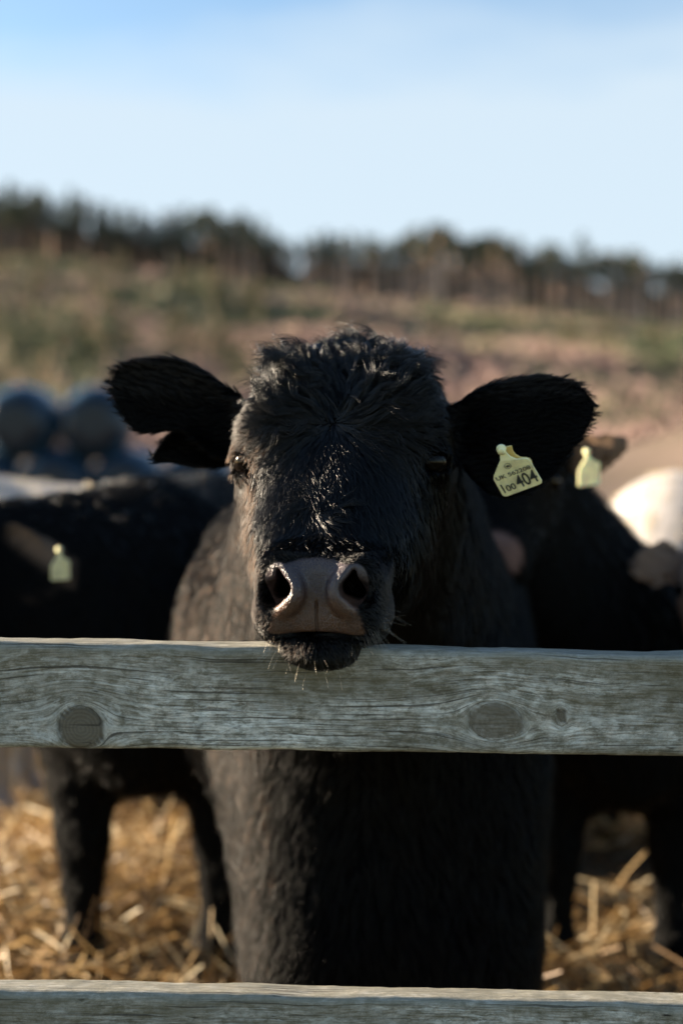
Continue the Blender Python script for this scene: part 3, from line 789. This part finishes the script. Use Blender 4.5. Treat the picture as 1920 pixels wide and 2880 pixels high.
build_cow('black cow with pinkish nose standing behind the tagged ear of the large cow',
          .57, 3.10, R(4), .84, HeadFrame(.258, 2.42, R(8), -.015, .85), (.7, 3.4, 0), M_BHIDE, M_COAT2, 22000, droop=(.0, -.05), nose=True,
          tagp=(1655, 1330, 2.50, (1, .6, .1), (.0, -.1, 1), (.050, .046)), topz=-.07)
build_cow('brown eared calf reaching in from the right edge, low beside the black cow',
          1.62, 2.95, R(80), .75, HeadFrame(.665, 2.50, R(22), -.20, .72), (1.9, 3.0, 0), plain('brown_hide', (.22, .15, .11), .8), hair_mat('brown_coat', .55, .6), 9000, droop=(.1, .1))
build_cow('white cow standing behind the black cow at the left edge',
          -1.05, 4.35, R(-75), .92, HeadFrame(-.15, 4.05, R(-60), -.2, .85), (-1.4, 4.3, 0), M_WHIDE, M_WHITE, 9000, topz=.03)
build_cow('white cow standing side on behind the black cows at the right edge',
          2.12, 4.35, R(-90), 1.0, HeadFrame(2.95, 4.35, R(-90), -.05, .9), (1.6, 4.35, 0), M_WHIDE, M_WHITE, 9000, topz=-.05)

# ------------------------------------------------------------------ fence
def wood_mat():
    m, t, b = nmat('weathered_wood')
    gu = attn(t, 'gu'); gv = attn(t, 'gv'); kn = attn(t, 'knot'); kr = attn(t, 'kr')
    def vec(su, sv, off=0.0):
        c = N(t, 'ShaderNodeCombineXYZ'); t.links.new(mth(t, 'MULTIPLY', gu, su), c.inputs[0]); t.links.new(mth(t, 'MULTIPLY', gv, sv), c.inputs[1]); c.inputs[2].default_value = off
        return c.outputs[0]
    fine = noise_n(t, vec(22, 430), 1.0, 4, .6, .1)
    mid = noise_n(t, vec(9, 120, 3.1), 1.0, 6, .68, .3)
    lich = noise_n(t, vec(38, 130, 7.7), 1.0, 6, .72, .5)
    big = noise_n(t, vec(3.5, 13, 5.5), 1.0, 4, .6, .6)
    speck = noise_n(t, objco(t), 420, 3, .7)
    base = ramp(t, mid, [(.25, (.07, .063, .045)), (.42, (.24, .24, .205)), (.55, (.48, .50, .475)), (.75, (.70, .75, .74))])
    blot = noise_n(t, vec(70, 120, 2.2), 1.0, 6, .78); blot2 = noise_n(t, objco(t), 55, 6, .75)
    base = mixc(t, .55, base, ramp(t, blot, [(.34, (.06, .055, .038)), (.46, (.25, .245, .21)), (.56, (.60, .57, .52)), (.68, (.94, .89, .82))]))
    base = mixc(t, ramp(t, blot2, [(.50, (0, 0, 0)), (.62, (.55, .55, .55))]), base, (.62, .655, .66))
    base = mixc(t, ramp(t, blot2, [(.36, (.6, .6, .6)), (.46, (0, 0, 0))]), base, (.11, .098, .06))
    streak = ramp(t, fine, [(.36, (.20, .17, .12)), (.50, (.85, .85, .82)), (.7, (1.25, 1.28, 1.32))])
    col = mixc(t, .75, base, streak, 'MULTIPLY')
    col = mixc(t, ramp(t, lich, [(.52, (0, 0, 0)), (.68, (.8, .8, .8))]), col, (.78, .82, .80))
    col = mixc(t, ramp(t, big, [(.40, (.65, .65, .65)), (.62, (0, 0, 0))]), col, (.075, .066, .038))
    hg = attn(t, 'hgt'); sn = mth(t, 'SUBTRACT', mth(t, 'ADD', noise_n(t, vec(9, 40, 4.4), 1.0, 5, .7), .22), mth(t, 'MULTIPLY', hg, .30))
    col = mixc(t, ramp(t, sn, [(.53, (0, 0, 0)), (.72, (.55, .55, .55))]), col, (.105, .092, .052))
    edge = attn(t, 'edge'); col = mixc(t, mth(t, 'MULTIPLY', edge, .35), col, (.26, .29, .27))
    ringn = N(t, 'ShaderNodeMath', operation='SINE'); t.links.new(mth(t, 'ADD', mth(t, 'MULTIPLY', kr, 26.0), mth(t, 'MULTIPLY', mid, 5.0)), ringn.inputs[0])
    kc = mixc(t, mth(t, 'MULTIPLY_ADD', ringn.outputs[0], .18), (.060, .050, .034), (.13, .115, .085))
    col = mixc(t, kn, col, kc)
    dk = ramp(t, mth(t, 'ADD', noise_n(t, vec(22, 120, 11.0), 1.0, 3, .6), 0.0), [(.26, (1, 1, 1)), (.33, (0, 0, 0))])
    col = mixc(t, dk, col, (.018, .015, .010))
    rim = attn(t, 'rim'); col = mixc(t, mth(t, 'MULTIPLY', rim, .8), col, (.022, .018, .012))
    col = mixc(t, mth(t, 'MULTIPLY', speck, .30), col, (.09, .08, .06))
    crk = noise_n(t, vec(5, 330, 21.0), 1.0, 2, .5); col = mixc(t, ramp(t, crk, [(.60, (0, 0, 0)), (.66, (.75, .75, .75))]), col, (.03, .026, .02))
    col = mixc(t, 1.0, col, (1.30, 1.22, 1.16), 'MULTIPLY')
    t.links.new(col, b.inputs['Base Color']); b.inputs['Roughness'].default_value = .8; b.inputs['Specular IOR Level'].default_value = .3
    h = mth(t, 'ADD', mth(t, 'MULTIPLY', fine, 1.0), mth(t, 'MULTIPLY', speck, .25))
    b1 = bump(t, None, h, .8, .0016)
    bump(t, b, mth(t, 'ADD', mid, mth(t, 'MULTIPLY', rim, -1.5)), .5, .002, b1)
    return m
M_WOOD = wood_mat()
def rail(parent, xa, xb, ztop_fn, hgt, Yf_fn, thick, knots, seed, step=.004):
    rr = .009; prof = []
    def arc(cy, cz, a0, a1):
        for k in range(7):
            a = a0+(a1-a0)*k/6; prof.append((cy+rr*math.cos(a), cz+rr*math.sin(a)))
    def line(p, q, st=.004):
        n = max(2, int(math.dist(p, q)/st))
        for k in range(1, n): prof.append((p[0]+(q[0]-p[0])*k/n, p[1]+(q[1]-p[1])*k/n))
    # starts at the bottom of the front face, y from the front (0) to the back, z from the top (0) down
    arc(rr, -hgt+rr, -math.pi/2, -math.pi); line((0, -hgt+rr), (0, -rr)); arc(rr, -rr, math.pi, math.pi/2)
    line((rr, 0), (thick-rr, 0)); arc(thick-rr, -rr, math.pi/2, 0); line((thick, -rr), (thick, -hgt+rr), .012); arc(thick-rr, -hgt+rr, 0, -math.pi/2); line((thick-rr, -hgt), (rr, -hgt))
    pr = np.array(prof); m = len(pr); seg = np.linalg.norm(np.roll(pr, -1, 0)-pr, axis=1); s = np.concatenate([[0], np.cumsum(seg)[:-1]])
    s = s-hgt+.0           # 0 near the front top edge
    X = np.arange(xa, xb, step); n = len(X)
    XX = np.repeat(X, m); YY = np.tile(pr[:, 0], n); ZZ = np.tile(pr[:, 1], n); SS = np.tile(s, n)
    pn = np.stack([XX*6, YY*60, ZZ*60], 1)
    w1 = (vnoise(np.stack([XX, YY*2, ZZ*2], 1), 14, seed)-.5)*.004+(vnoise(np.stack([XX, YY*3, ZZ*3], 1), 70, seed+1)-.5)*.0012
    Z = ZZ+ztop_fn(XX)+w1*np.where(ZZ > -hgt/2, 1, .8); Y = YY+Yf_fn(XX)+w1*.6
    gu = XX.copy(); gv = SS.copy(); kn = np.zeros(len(XX)); rim = np.zeros(len(XX)); kr = np.zeros(len(XX))
    for kx, ks, kR, soft in knots:
        dx = XX-kx; dz = (SS-ks); d2 = dx*dx/soft**2+dz*dz; dd = np.sqrt(d2)
        dd = dd*(1+.16*(vnoise(np.stack([np.arctan2(dz, dx/soft), 0*dx, 0*dx], 1), 1.3, seed+5)-.5))
        c = np.maximum(dd, kR*.85)
        gv = gv-kR*kR*dz/c**2*1.15; gu = gu+kR*kR*dx/c**2*.4
        inside = ss(kR*1.04, kR*.93, dd); kn = np.maximum(kn, inside*.95 if soft < 1.2 else inside*.8)
        rim = np.maximum(rim, ss(kR*.10, 0, np.abs(dd-kR))*(1 if soft < 1.2 else .35)); kr = np.where(dd < kR*1.1, dd/kR*kR*60, kr)
    V = np.stack([XX, Y, Z], 1)
    i = np.arange(n-1)[:, None]*m; j = np.arange(m)[None]; j2 = (j+1) % m
    Q = np.stack([i+j, i+j2, i+m+j2, i+m+j], -1).reshape(-1, 4)
    cap = [list(range(m))[::-1], list(range((n-1)*m, n*m))]
    o = mesh_obj('rail', V, Q[:, ::-1].copy(), M_WOOD, parent)
    attr(o, 'gu', gu); attr(o, 'gv', gv+seed*.37); attr(o, 'knot', kn); attr(o, 'rim', rim); attr(o, 'kr', kr)
    attr(o, 'edge', ss(-.012, -.004, ZZ)*1.0); attr(o, 'hgt', -ZZ/hgt)
    return o
fence = tag(empty('rail_fence', (0, 0, 0)), 'weathered grey timber rail fence with the large cow chin on its top rail', 'fence')
def yf(X): return 1.652+X*.085
def xz(px, X=0): return (px-960)/F*1.652
# top rail: pixel line of the front top edge 1825 (left) -> 1850 (right)
rail(fence, -1.9, 1.9, lambda X: .8745-.0305*X, .1225, yf, .046, [(xz(235), -.0985+.005, .0245, 1.02), (xz(1400), -.078, .022, 1.5), (xz(1590), -.070, .009, .6), (xz(-420), -.06, .02, 1.0), (xz(2500), -.07, .02, 1.1)], 3)
rail(fence, -1.9, 1.9, lambda X: .4610-.0530*X, .120, yf, .046, [(-.9, -.06, .02, 1.0), (.75, -.05, .018, 1.2), (.12, -.10, .020, 1.6)], 8)
def post(x):
    V, Fc = [], []
    zsp = [-.3, .3, .6, .9, 1.04, 1.05]; hw = .05
    for k, z in enumerate(zsp):
        q = hw*(1 if k < 5 else .9)
        for a, b in [(-q, 0), (-q+.008, -.008), (q-.008, -.008), (q, 0), (q, 2*q-.01), (-q, 2*q-.01)]:
            V.append((x+a, yf(x)+.06+b, z))
    for k in range(len(zsp)-1):
        for j in range(6): Fc.append((k*6+j, k*6+(j+1) % 6, (k+1)*6+(j+1) % 6, (k+1)*6+j))
    Fc.append(tuple(range(len(V)-6, len(V))))
    o = mesh_obj('post', V, Fc, M_WOOD, fence, smooth=False)
    Va = np.array(V); attr(o, 'gu', Va[:, 2]); attr(o, 'gv', Va[:, 0]+Va[:, 1]); 
    for nm in ('knot', 'rim', 'kr', 'edge', 'hgt'): attr(o, nm, np.zeros(len(V)))
post(-1.25); post(1.25)

# ------------------------------------------------------------------ terrain
def base_py(px): return np.interp(px, [-1500, 0, 200, 400, 700, 900, 1200, 1500, 1900, 3400], [640, 722, 735, 758, 795, 812, 850, 880, 915, 1000])
def hillz(X, Y):
    px = 960+X/np.maximum(Y, 1)*F
    H = 320*(1280-base_py(px))/F+1.1
    t = np.clip((Y-34)/286, 0, 1.6)
    z = H*np.where(t < 1, t**1.12, 1+(t-1)*.55)
    q = np.stack([X, Y, 0*X], 1)
    z = z+ss(45, 90, Y)*((vnoise(q, .035, 3)-.5)*4.0+(vnoise(q, .11, 4)-.5)*1.4)*ss(330, 250, Y)
    # the brown mound on the right behind the pen
    z = z+2.6*np.exp(-(((X-13.8)/4.6)**2+((Y-40)/9)**2))
    z = z+(vnoise(q, 1.3, 5)-.5)*.10*ss(30, 5, Y)
    return z-.02
def build_terrain():
    Ys = np.concatenate([np.arange(-12, 12, .5), np.geomspace(12, 900, 150)])
    U = np.linspace(-1, 1, 141)
    V = []
    for y in Ys: hw = 14+max(y, 0)*.75; V.append(np.stack([U*hw, np.full(141, y), 0*U], 1))
    V = np.concatenate(V); V[:, 2] = hillz(V[:, 0], V[:, 1])
    n = len(Ys); i = np.arange(n-1)[:, None]*141; j = np.arange(140)[None]
    Q = np.stack([i+j, i+j+1, i+141+j+1, i+141+j], -1).reshape(-1, 4)
    m, t, b = nmat('ground')
    c = attn(t, 'tint', 'Color'); pos = geo_pos(t)
    n1 = noise_n(t, pos, .35, 6, .65); n2 = noise_n(t, pos, 14, 4)
    cc = mixc(t, ramp(t, n1, [(.35, (0, 0, 0)), (.7, (1, 1, 1))]), mixc(t, .45, c, (.06, .055, .03)), c)
    cc = mixc(t, mth(t, 'MULTIPLY', n2, .4), cc, (.10, .08, .05))
    t.links.new(cc, b.inputs['Base Color']); b.inputs['Roughness'].default_value = .95; b.inputs['Specular IOR Level'].default_value = .1
    bump(t, b, n2, .6, .05)
    o = tag(mesh_obj('ground', V, Q, m), None, None, None, 'structure')
    X, Y = V[:, 0], V[:, 1]; px = 960+X/np.maximum(Y, 1)*F; q = np.stack([X, Y, 0*X], 1)
    na = vnoise(q, .03, 7); nb = vnoise(q, .09, 8); k = (vnoise(q, .25, 9)-.5)
    def C(*v): return np.array(v)[None]
    tan = C(.18, .14, .08); olive = C(.07, .085, .03); mauve = C(.18, .11, .09); straw = C(.26, .17, .08); grey = C(.24, .20, .16)
    col = tan+0*X[:, None]
    f = ss(.40, .60, na+.35*(nb-.5)+.35*ss(90, 220, Y)+.4*ss(190, 260, Y)-.15+ss(1100, 200, px)*.10)[:, None]; col = col*(1-f)+olive*f
    f = (ss(.42, .58, nb+.2*k)*ss(230, 120, Y)*ss(40, 60, Y))[:, None]; col = col*(1-f)+mauve*f
    f = (ss(70, 45, Y)*ss(20, 30, Y))[:, None]; col = col*(1-f)+(C(.15, .11, .095)*(.7+.6*vnoise(q, .6, 12)[:, None]))*f
    f = ss(26, 16, Y)[:, None]; col = col*(1-f)+straw*f
    f = ss(10, 7, Y)[:, None]; col = col*(1-f)+C(.035, .024, .015)*f
    f = ss(1.9, 1.5, Y)[:, None]; col = col*(1-f)+C(.035, .045, .02)*f
    attr(o, 'tint', col, 'FLOAT_COLOR')
build_terrain()

# ------------------------------------------------------------------ straw bedding
def build_straw():
    def blades(n, xr, yr, L0, L1, w0, lift, name, mat, hmul=1.0):
        p = np.stack([RNG.uniform(*xr, n), RNG.uniform(*yr, n), np.zeros(n)], 1)
        keep = (vnoise(p, 1.7, 61)*.6+vnoise(p, 5, 62)*.4) > .36+.14*RNG.random(n); p = p[keep]; n = len(p)
        q = p.copy(); mound = (vnoise(q, 2.2, 21)**2)*.26+(vnoise(q, 7, 22))*.04
        p[:, 2] = hillz(p[:, 0], p[:, 1])+mound*RNG.random(n)**.6*hmul+.004
        a = RNG.uniform(0, 2*math.pi, n); el_ = RNG.normal(0, lift, n)
        d = np.stack([np.cos(a)*np.cos(el_), np.sin(a)*np.cos(el_), np.abs(np.sin(el_))], 1); L = RNG.uniform(L0, L1, n)[:, None]
        s_ = np.cross(d, RNG.normal(0, 1, (n, 3))); s_ = unit(s_)*(w0*RNG.uniform(.6, 1.4, n))[:, None]
        bend = RNG.normal(0, .12, (n, 3)); bend[:, 2] = -np.abs(bend[:, 2])*.5
        V = np.zeros((n, 6, 3))
        for k, f in enumerate((0, .5, 1)):
            c = p+d*L*f+bend*L*f*f; V[:, 2*k] = c-s_; V[:, 2*k+1] = c+s_
        b = np.arange(n)[:, None]*6
        Q = np.concatenate([b+np.array([[0, 1, 3, 2]]), b+np.array([[2, 3, 5, 4]])])
        Vf = V.reshape(-1, 3)
        o = mesh_obj(name, Vf, Q, mat, None, smooth=False)
        attr(o, 'rnd', np.repeat(RNG.random(n), 6)); return o
    m, t, b = nmat('straw')
    r = attn(t, 'rnd')
    c = ramp(t, r, [(0, (.06, .032, .012)), (.45, (.26, .145, .05)), (.8, (.56, .38, .17)), (1, (.90, .78, .55))])
    t.links.new(c, b.inputs['Base Color']); b.inputs['Roughness'].default_value = .45
    tr = N(t, 'ShaderNodeBsdfTranslucent'); t.links.new(c, tr.inputs['Color']); ms = N(t, 'ShaderNodeMixShader'); ms.inputs[0].default_value = .35
    t.links.new(b.outputs[0], ms.inputs[1]); t.links.new(tr.outputs[0], ms.inputs[2]); t.links.new(ms.outputs[0], t.nodes['Material Output'].inputs[0])
    o = blades(90000, (-2.2, 2.2), (2.1, 7.5), .035, .17, .0015, .4, 'straw_bedding', m)
    tag(o, 'loose golden straw bedding scattered thickly over the pen floor', 'straw', kind='stuff')
build_straw()

# ------------------------------------------------------------------ silage bales
def build_bales():
    m, t, b = nmat('bale_wrap')
    n = noise_n(t, objco(t), 3, 5, .6, 1.0)
    sp = N(t, 'ShaderNodeSeparateXYZ'); t.links.new(objco(t), sp.inputs[0])
    rd = mth(t, 'SQRT', mth(t, 'ADD', mth(t, 'MULTIPLY', sp.outputs[0], sp.outputs[0]), mth(t, 'MULTIPLY', sp.outputs[2], sp.outputs[2])))
    rf = ramp(t, rd, [(.44, (0, 0, 0)), (.58, (1, 1, 1))])
    t.links.new(mixc(t, rf, mixc(t, n, (.002, .006, .014), (.004, .014, .03)), mixc(t, n, (.012, .030, .055), (.035, .07, .11))), b.inputs['Base Color']); b.inputs['Roughness'].default_value = .24; b.inputs['Specular IOR Level'].default_value = .3
    bump(t, b, noise_n(t, objco(t), 7, 4, .6, 1.5), .18, .03)
    prof = [(0, -.60), (.25, -.605), (.38, -.60), (.43, -.575), (.485, -.52), (.54, -.44), (.585, -.34), (.615, -.22), (.635, -.08), (.64, .05), (.635, .38), (.61, .47), (.55, .54), (.42, .59), (0, .60)]
    V, Fc = [], []; sg = 36
    for r, y in prof:
        for j in range(sg):
            a = 2*math.pi*j/sg; rr = r*(1+.012*math.sin(3*a+y*4)+.008*math.sin(7*a)); V.append((rr*math.cos(a), y+.01*math.sin(5*a)*r, rr*math.sin(a)))
    for i in range(len(prof)-1):
        for j in range(sg): Fc.append((i*sg+j, i*sg+(j+1) % sg, (i+1)*sg+(j+1) % sg, (i+1)*sg+j))
    D = 24.0
    spots = [(-30, 0), (170, 0), (366, 0), (560, 0), (-138, 1), (68, 1), (276, 1)]
    words = {(-30, 0): 'blue black round bale at the left edge in the bottom row',
             (170, 0): 'blue black round bale in the bottom row, under the gap between two upper bales',
             (366, 0): 'blue black round bale in the bottom row, under the left ear of the cow',
             (560, 0): 'blue black round bale at the right end of the bottom row',
             (68, 1): 'dark round bale in the upper row nearest the left edge',
             (276, 1): 'dark round bale in the upper row partly hidden by the left ear',
             (-138, 1): 'dark wrapped round bale in the upper row just outside the left edge'}
    o0 = None
    for px, row in spots:
        if px < -100: continue
        X = (px-960)/F*D; z = hillz(np.array([X]), np.array([D]))[0]+.60+row*1.06
        if o0 is None: o = mesh_obj('silage_bale', V, Fc, m); o0 = o
        else: o = o0.copy(); COL.objects.link(o)
        o.location = (X, D+random.uniform(-.08, .08), z); o.rotation_euler = (0, random.uniform(0, 6), R(random.uniform(-4, 4)))
        tag(o, words[(px, row)], 'bale', 'wrapped silage bales stacked beyond the pen')
build_bales()

# ------------------------------------------------------------------ pine wood on the ridge and young trees on the slope
def foliage_mat(name, a, b_):
    m, t, b = nmat(name); r = attn(t, 'rnd')
    t.links.new(mixc(t, r, a, b_), b.inputs['Base Color']); b.inputs['Roughness'].default_value = .7; b.inputs['Specular IOR Level'].default_value = .2
    return m
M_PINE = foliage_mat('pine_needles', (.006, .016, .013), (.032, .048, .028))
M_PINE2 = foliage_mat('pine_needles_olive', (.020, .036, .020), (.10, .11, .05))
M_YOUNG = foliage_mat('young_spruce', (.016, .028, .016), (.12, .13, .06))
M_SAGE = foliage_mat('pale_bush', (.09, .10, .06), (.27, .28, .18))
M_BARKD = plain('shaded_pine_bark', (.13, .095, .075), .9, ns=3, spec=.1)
M_BARK = plain('pine_bark', (.58, .39, .29), .9, ns=3, spec=.1)  # paler bark copy, sunlight on the trunks put into the colour
def clumps(centres, radii, per, size, squash=.7):
    n = len(centres)*per; c = np.repeat(np.array(centres), per, 0); r = np.repeat(np.array(radii), per)
    d = unit(RNG.normal(0, 1, (n, 3))); p = c+d*(r*RNG.random(n)**.45)[:, None]*np.array([1, 1, squash])
    a = unit(RNG.normal(0, 1, (n, 3)))*size; b = unit(np.cross(a, RNG.normal(0, 1, (n, 3))))*size*.6
    V = np.stack([p-a, p+b, p+a, p-b], 1).reshape(-1, 3); Q = np.arange(n*4).reshape(-1, 4)
    return V, Q, np.repeat(np.clip(np.repeat(RNG.random(len(centres)), per)*.6+RNG.random(n)*.4, 0, 1), 4)
def trunk_mesh(h, r0, limbs):
    V, Fc = [], []
    def tube(pts, rs, k=6):
        b0 = len(V)
        for p, r in zip(pts, rs):
            for j in range(k):
                a = 2*math.pi*j/k; V.append((p[0]+r*math.cos(a), p[1]+r*math.sin(a), p[2]))
        for i in range(len(pts)-1):
            for j in range(k): Fc.append((b0+i*k+j, b0+i*k+(j+1) % k, b0+(i+1)*k+(j+1) % k, b0+(i+1)*k+j))
    wob = [(random.uniform(-.12, .12)*q, random.uniform(-.12, .12)*q) for q in range(6)]
    tube([(wob[q][0], wob[q][1], h*q/5*.97-(.6 if q == 0 else 0)) for q in range(6)], [r0*(1-.85*q/5) for q in range(6)], 8)
    for c in limbs: tube([(0, 0, c[2]*.92), (c[0]*.5, c[1]*.5, c[2]*.97), tuple(c)], [r0*.35, r0*.22, r0*.08], 4)
    return V, Fc
def tree_kind(kind, mat, bark=None):
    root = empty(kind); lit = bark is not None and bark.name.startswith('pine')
    if kind == 'pine_tree':
        h = 14.0; cs, rs = [], []
        lo = random.uniform(.62, .72) if lit else random.uniform(.48, .6)
        for i in range(26):
            f = lo+(1-lo)*random.random()**.9; a = random.uniform(0, 6.28); w_ = 1.75*max(0, (1-f)/(1-lo))**.7*(1.25-.5*random.random())+.1
            rr = w_*random.uniform(.3, 1); cs.append((rr*math.cos(a), rr*math.sin(a), h*f)); rs.append(random.uniform(.45, .95))
        V, Q, rn = clumps(cs, rs, 46, .17)
        tv, tf = trunk_mesh(h, .42 if lit else .2, cs[:9])
    else:
        h = 3.0; cs, rs = [], []
        for i in range(22):
            f = .12+.86*random.random(); a = random.uniform(0, 6.28); w_ = .95*(1-f)+.1
            rr = w_*random.uniform(.3, 1); cs.append((rr*math.cos(a), rr*math.sin(a), h*f)); rs.append(random.uniform(.2, .42)*(1.3-f))
        V, Q, rn = clumps(cs, rs, 26, .09, .8)
        tv, tf = trunk_mesh(h, .06, cs[:5])
    mesh_obj('trunk', tv, tf, bark or M_BARK, root)
    o = mesh_obj('crown', V, Q, mat, root, smooth=False); attr(o, 'rnd', rn)
    return root
def copy_thing(src):
    r = src.copy(); COL.objects.link(r)
    for ch in src.children:
        c = ch.copy(); COL.objects.link(c); c.parent = r
    return r
TOP = [(-200, 560), (0, 552), (60, 540), (110, 545), (150, 592), (210, 556), (260, 582), (300, 585), (350, 600), (440, 628), (500, 610), (560, 602), (620, 612), (700, 622), (740, 640), (800, 690), (840, 705), (900, 662), (970, 652), (1040, 695), (1100, 690), (1160, 668), (1230, 640), (1280, 675), (1330, 685), (1400, 680), (1500, 715), (1550, 700), (1600, 720), (1690, 735), (1790, 728), (1830, 760), (1900, 750), (2100, 780)]
tp = np.array(TOP)
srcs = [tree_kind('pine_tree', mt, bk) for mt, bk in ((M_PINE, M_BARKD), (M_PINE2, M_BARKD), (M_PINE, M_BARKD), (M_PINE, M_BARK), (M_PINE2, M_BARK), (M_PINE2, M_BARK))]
used = [False]*len(srcs); ntree = 0
for row in range(5):
    Y = 300+row*9
    px = -90+random.uniform(0, 30)
    while px < 2010:
        Yj = Y+random.uniform(-3.5, 3.5)+(18 if px < 850 and px > 780 else 0); X = (px-960)/F*Yj
        z = float(hillz(np.array([X]), np.array([Yj]))[0])
        ty = np.interp(px, tp[:, 0], tp[:, 1])+(random.uniform(-14, 26) if row > 1 else random.uniform(-6, 60))
        hgt = (CAMZ+Yj*(1280-ty+9)/F)-z
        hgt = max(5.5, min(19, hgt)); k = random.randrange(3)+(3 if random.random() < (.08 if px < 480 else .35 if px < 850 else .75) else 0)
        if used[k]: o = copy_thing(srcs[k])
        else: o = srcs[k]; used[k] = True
        o.location = (X, Yj, z); s_ = hgt/14; o.scale = (s_*random.uniform(.8, 1.2),)*2+(s_,); o.rotation_euler.z = random.uniform(0, 6.28)
        tag(o, 'tall pine with bare reddish trunk and dark crown along the ridge', 'pine tree', 'pines of the wood along the ridge')
        ntree += 1; px += random.uniform(28, 50)
def deep_wood():
    cs, rs = [], []
    for Yw, dy in ((338, 12), (352, 4), (366, 0)):
        for px in np.concatenate([np.arange(-1300, -160, 22), np.arange(-160, 2090, 13), np.arange(2090, 3300, 22)]):
            Yj = Yw+RNG.uniform(-4, 4); X = (px-960)/F*Yj; z = float(hillz(np.array([X]), np.array([Yj]))[0]); top = CAMZ+Yj*(1280-np.interp(px, tp[:, 0], tp[:, 1])-62-dy+22*math.sin(px*.031)*math.sin(px*.013+1))/F
            for f in np.linspace(.04, .93, 8): cs.append((X, Yj, z+(top-z)*f+RNG.uniform(-.4, .4))); rs.append(1.15)
    V, Q, rn = clumps(cs, rs, 26, .42, .9)
    o = mesh_obj('woodland', V, Q, foliage_mat('deep_wood', (.008, .016, .012), (.022, .032, .02)), None, smooth=False); attr(o, 'rnd', rn*.6)
    tag(o, 'dark depth of the pine wood behind the front trees on the ridge', 'woodland', kind='stuff')
deep_wood()
# one tall lone crown above the wood
o = copy_thing(srcs[0]); Yj = 318; X = (1632-960)/F*Yj; z = float(hillz(np.array([X]), np.array([Yj]))[0]); o.location = (X, Yj, z)
hgt = CAMZ+Yj*(1280-650)/F-z; o.scale = (hgt/14*.8, hgt/14*.8, hgt/14)
tag(o, 'tallest narrow pine rising above the ridge wood on the right', 'pine tree'); 
if 'group' in o: del o['group']
ysrc = [tree_kind('young_conifer', mt) for mt in (M_YOUNG, M_SAGE, M_YOUNG)]
yused = [False]*3
def put_young(px, Y, sc_, k):
    o = ysrc[k] if not yused[k] else copy_thing(ysrc[k]); yused[k] = True
    X = (px-960)/F*Y; o.location = (X, Y, float(hillz(np.array([X]), np.array([Y]))[0])); o.scale = (sc_*1.25, sc_*1.25, sc_); o.rotation_euler.z = random.uniform(0, 6.28)
    tag(o, 'bushy young conifer growing on the open slope below the ridge wood' if k != 1 else 'pale sage green bush growing on the open slope', 'young tree', 'young trees scattered on the slope' if k != 1 else 'pale bushes on the slope')
for i in range(100):
    px = random.uniform(-60, 760); Y = random.uniform(85, 250)
    put_young(px, Y, random.uniform(.8, 1.9)*Y/190, random.choice((0, 0, 2, 2, 1)))
for i in range(45):
    put_young(random.uniform(760, 1980), random.uniform(140, 275), random.uniform(.6, 1.2), random.choice((0, 2, 1)))
for i in range(22):
    put_young(random.uniform(-60, 300), random.uniform(60, 85), random.uniform(.9, 1.5), random.choice((1, 1, 0)))
# heather and dead grass: uncountable low cover
def cover():
    n = 9000; px = RNG.uniform(-150, 2070, n); Y = 45*np.exp(RNG.random(n)*math.log(270/45)); X = (px-960)/F*Y
    z = hillz(X, Y); q = np.stack([X, Y, 0*X], 1)
    kind = vnoise(q, .07, 31)+.15*(RNG.random(n)-.5)
    per = 7; N_ = n*per; c = np.repeat(np.stack([X, Y, z], 1), per, 0); sz = np.repeat(.10+Y*.0022, per)
    p = c+RNG.normal(0, 1, (N_, 3))*(sz*1.3)[:, None]*np.array([1, 1, .45])+np.array([0, 0, .15])
    a = unit(RNG.normal(0, 1, (N_, 3))+np.array([0, 0, .5]))*sz[:, None]; b = unit(np.cross(a, RNG.normal(0, 1, (N_, 3))))*sz[:, None]*.35
    V = np.stack([p-a, p+b, p+a, p-b], 1).reshape(-1, 3); Q = np.arange(N_*4).reshape(-1, 4)
    m, t, bs = nmat('heather'); t.links.new(attn(t, 'tint', 'Color'), bs.inputs['Base Color']); bs.inputs['Roughness'].default_value = .9
    o = mesh_obj('heather', V, Q, m, None, smooth=False)
    cols = np.array([(.26, .17, .145), (.27, .225, .13), (.06, .08, .032), (.50, .40, .31)])
    k = np.where(kind > .55, 2, np.where(kind > .46, 1, 0)); k = np.where(RNG.random(n) < .06, 3, k)
    near = (Y < 130) & (RNG.random(n) < .5); k = np.where(near, 0, k)
    cc = cols[k]*(RNG.uniform(.7, 1.2, n)[:, None]); attr(o, 'tint', np.repeat(cc, per*4, 0), 'FLOAT_COLOR')
    tag(o, 'mauve heather and dead grass covering the open slope below the wood', 'heather', kind='stuff')
cover()
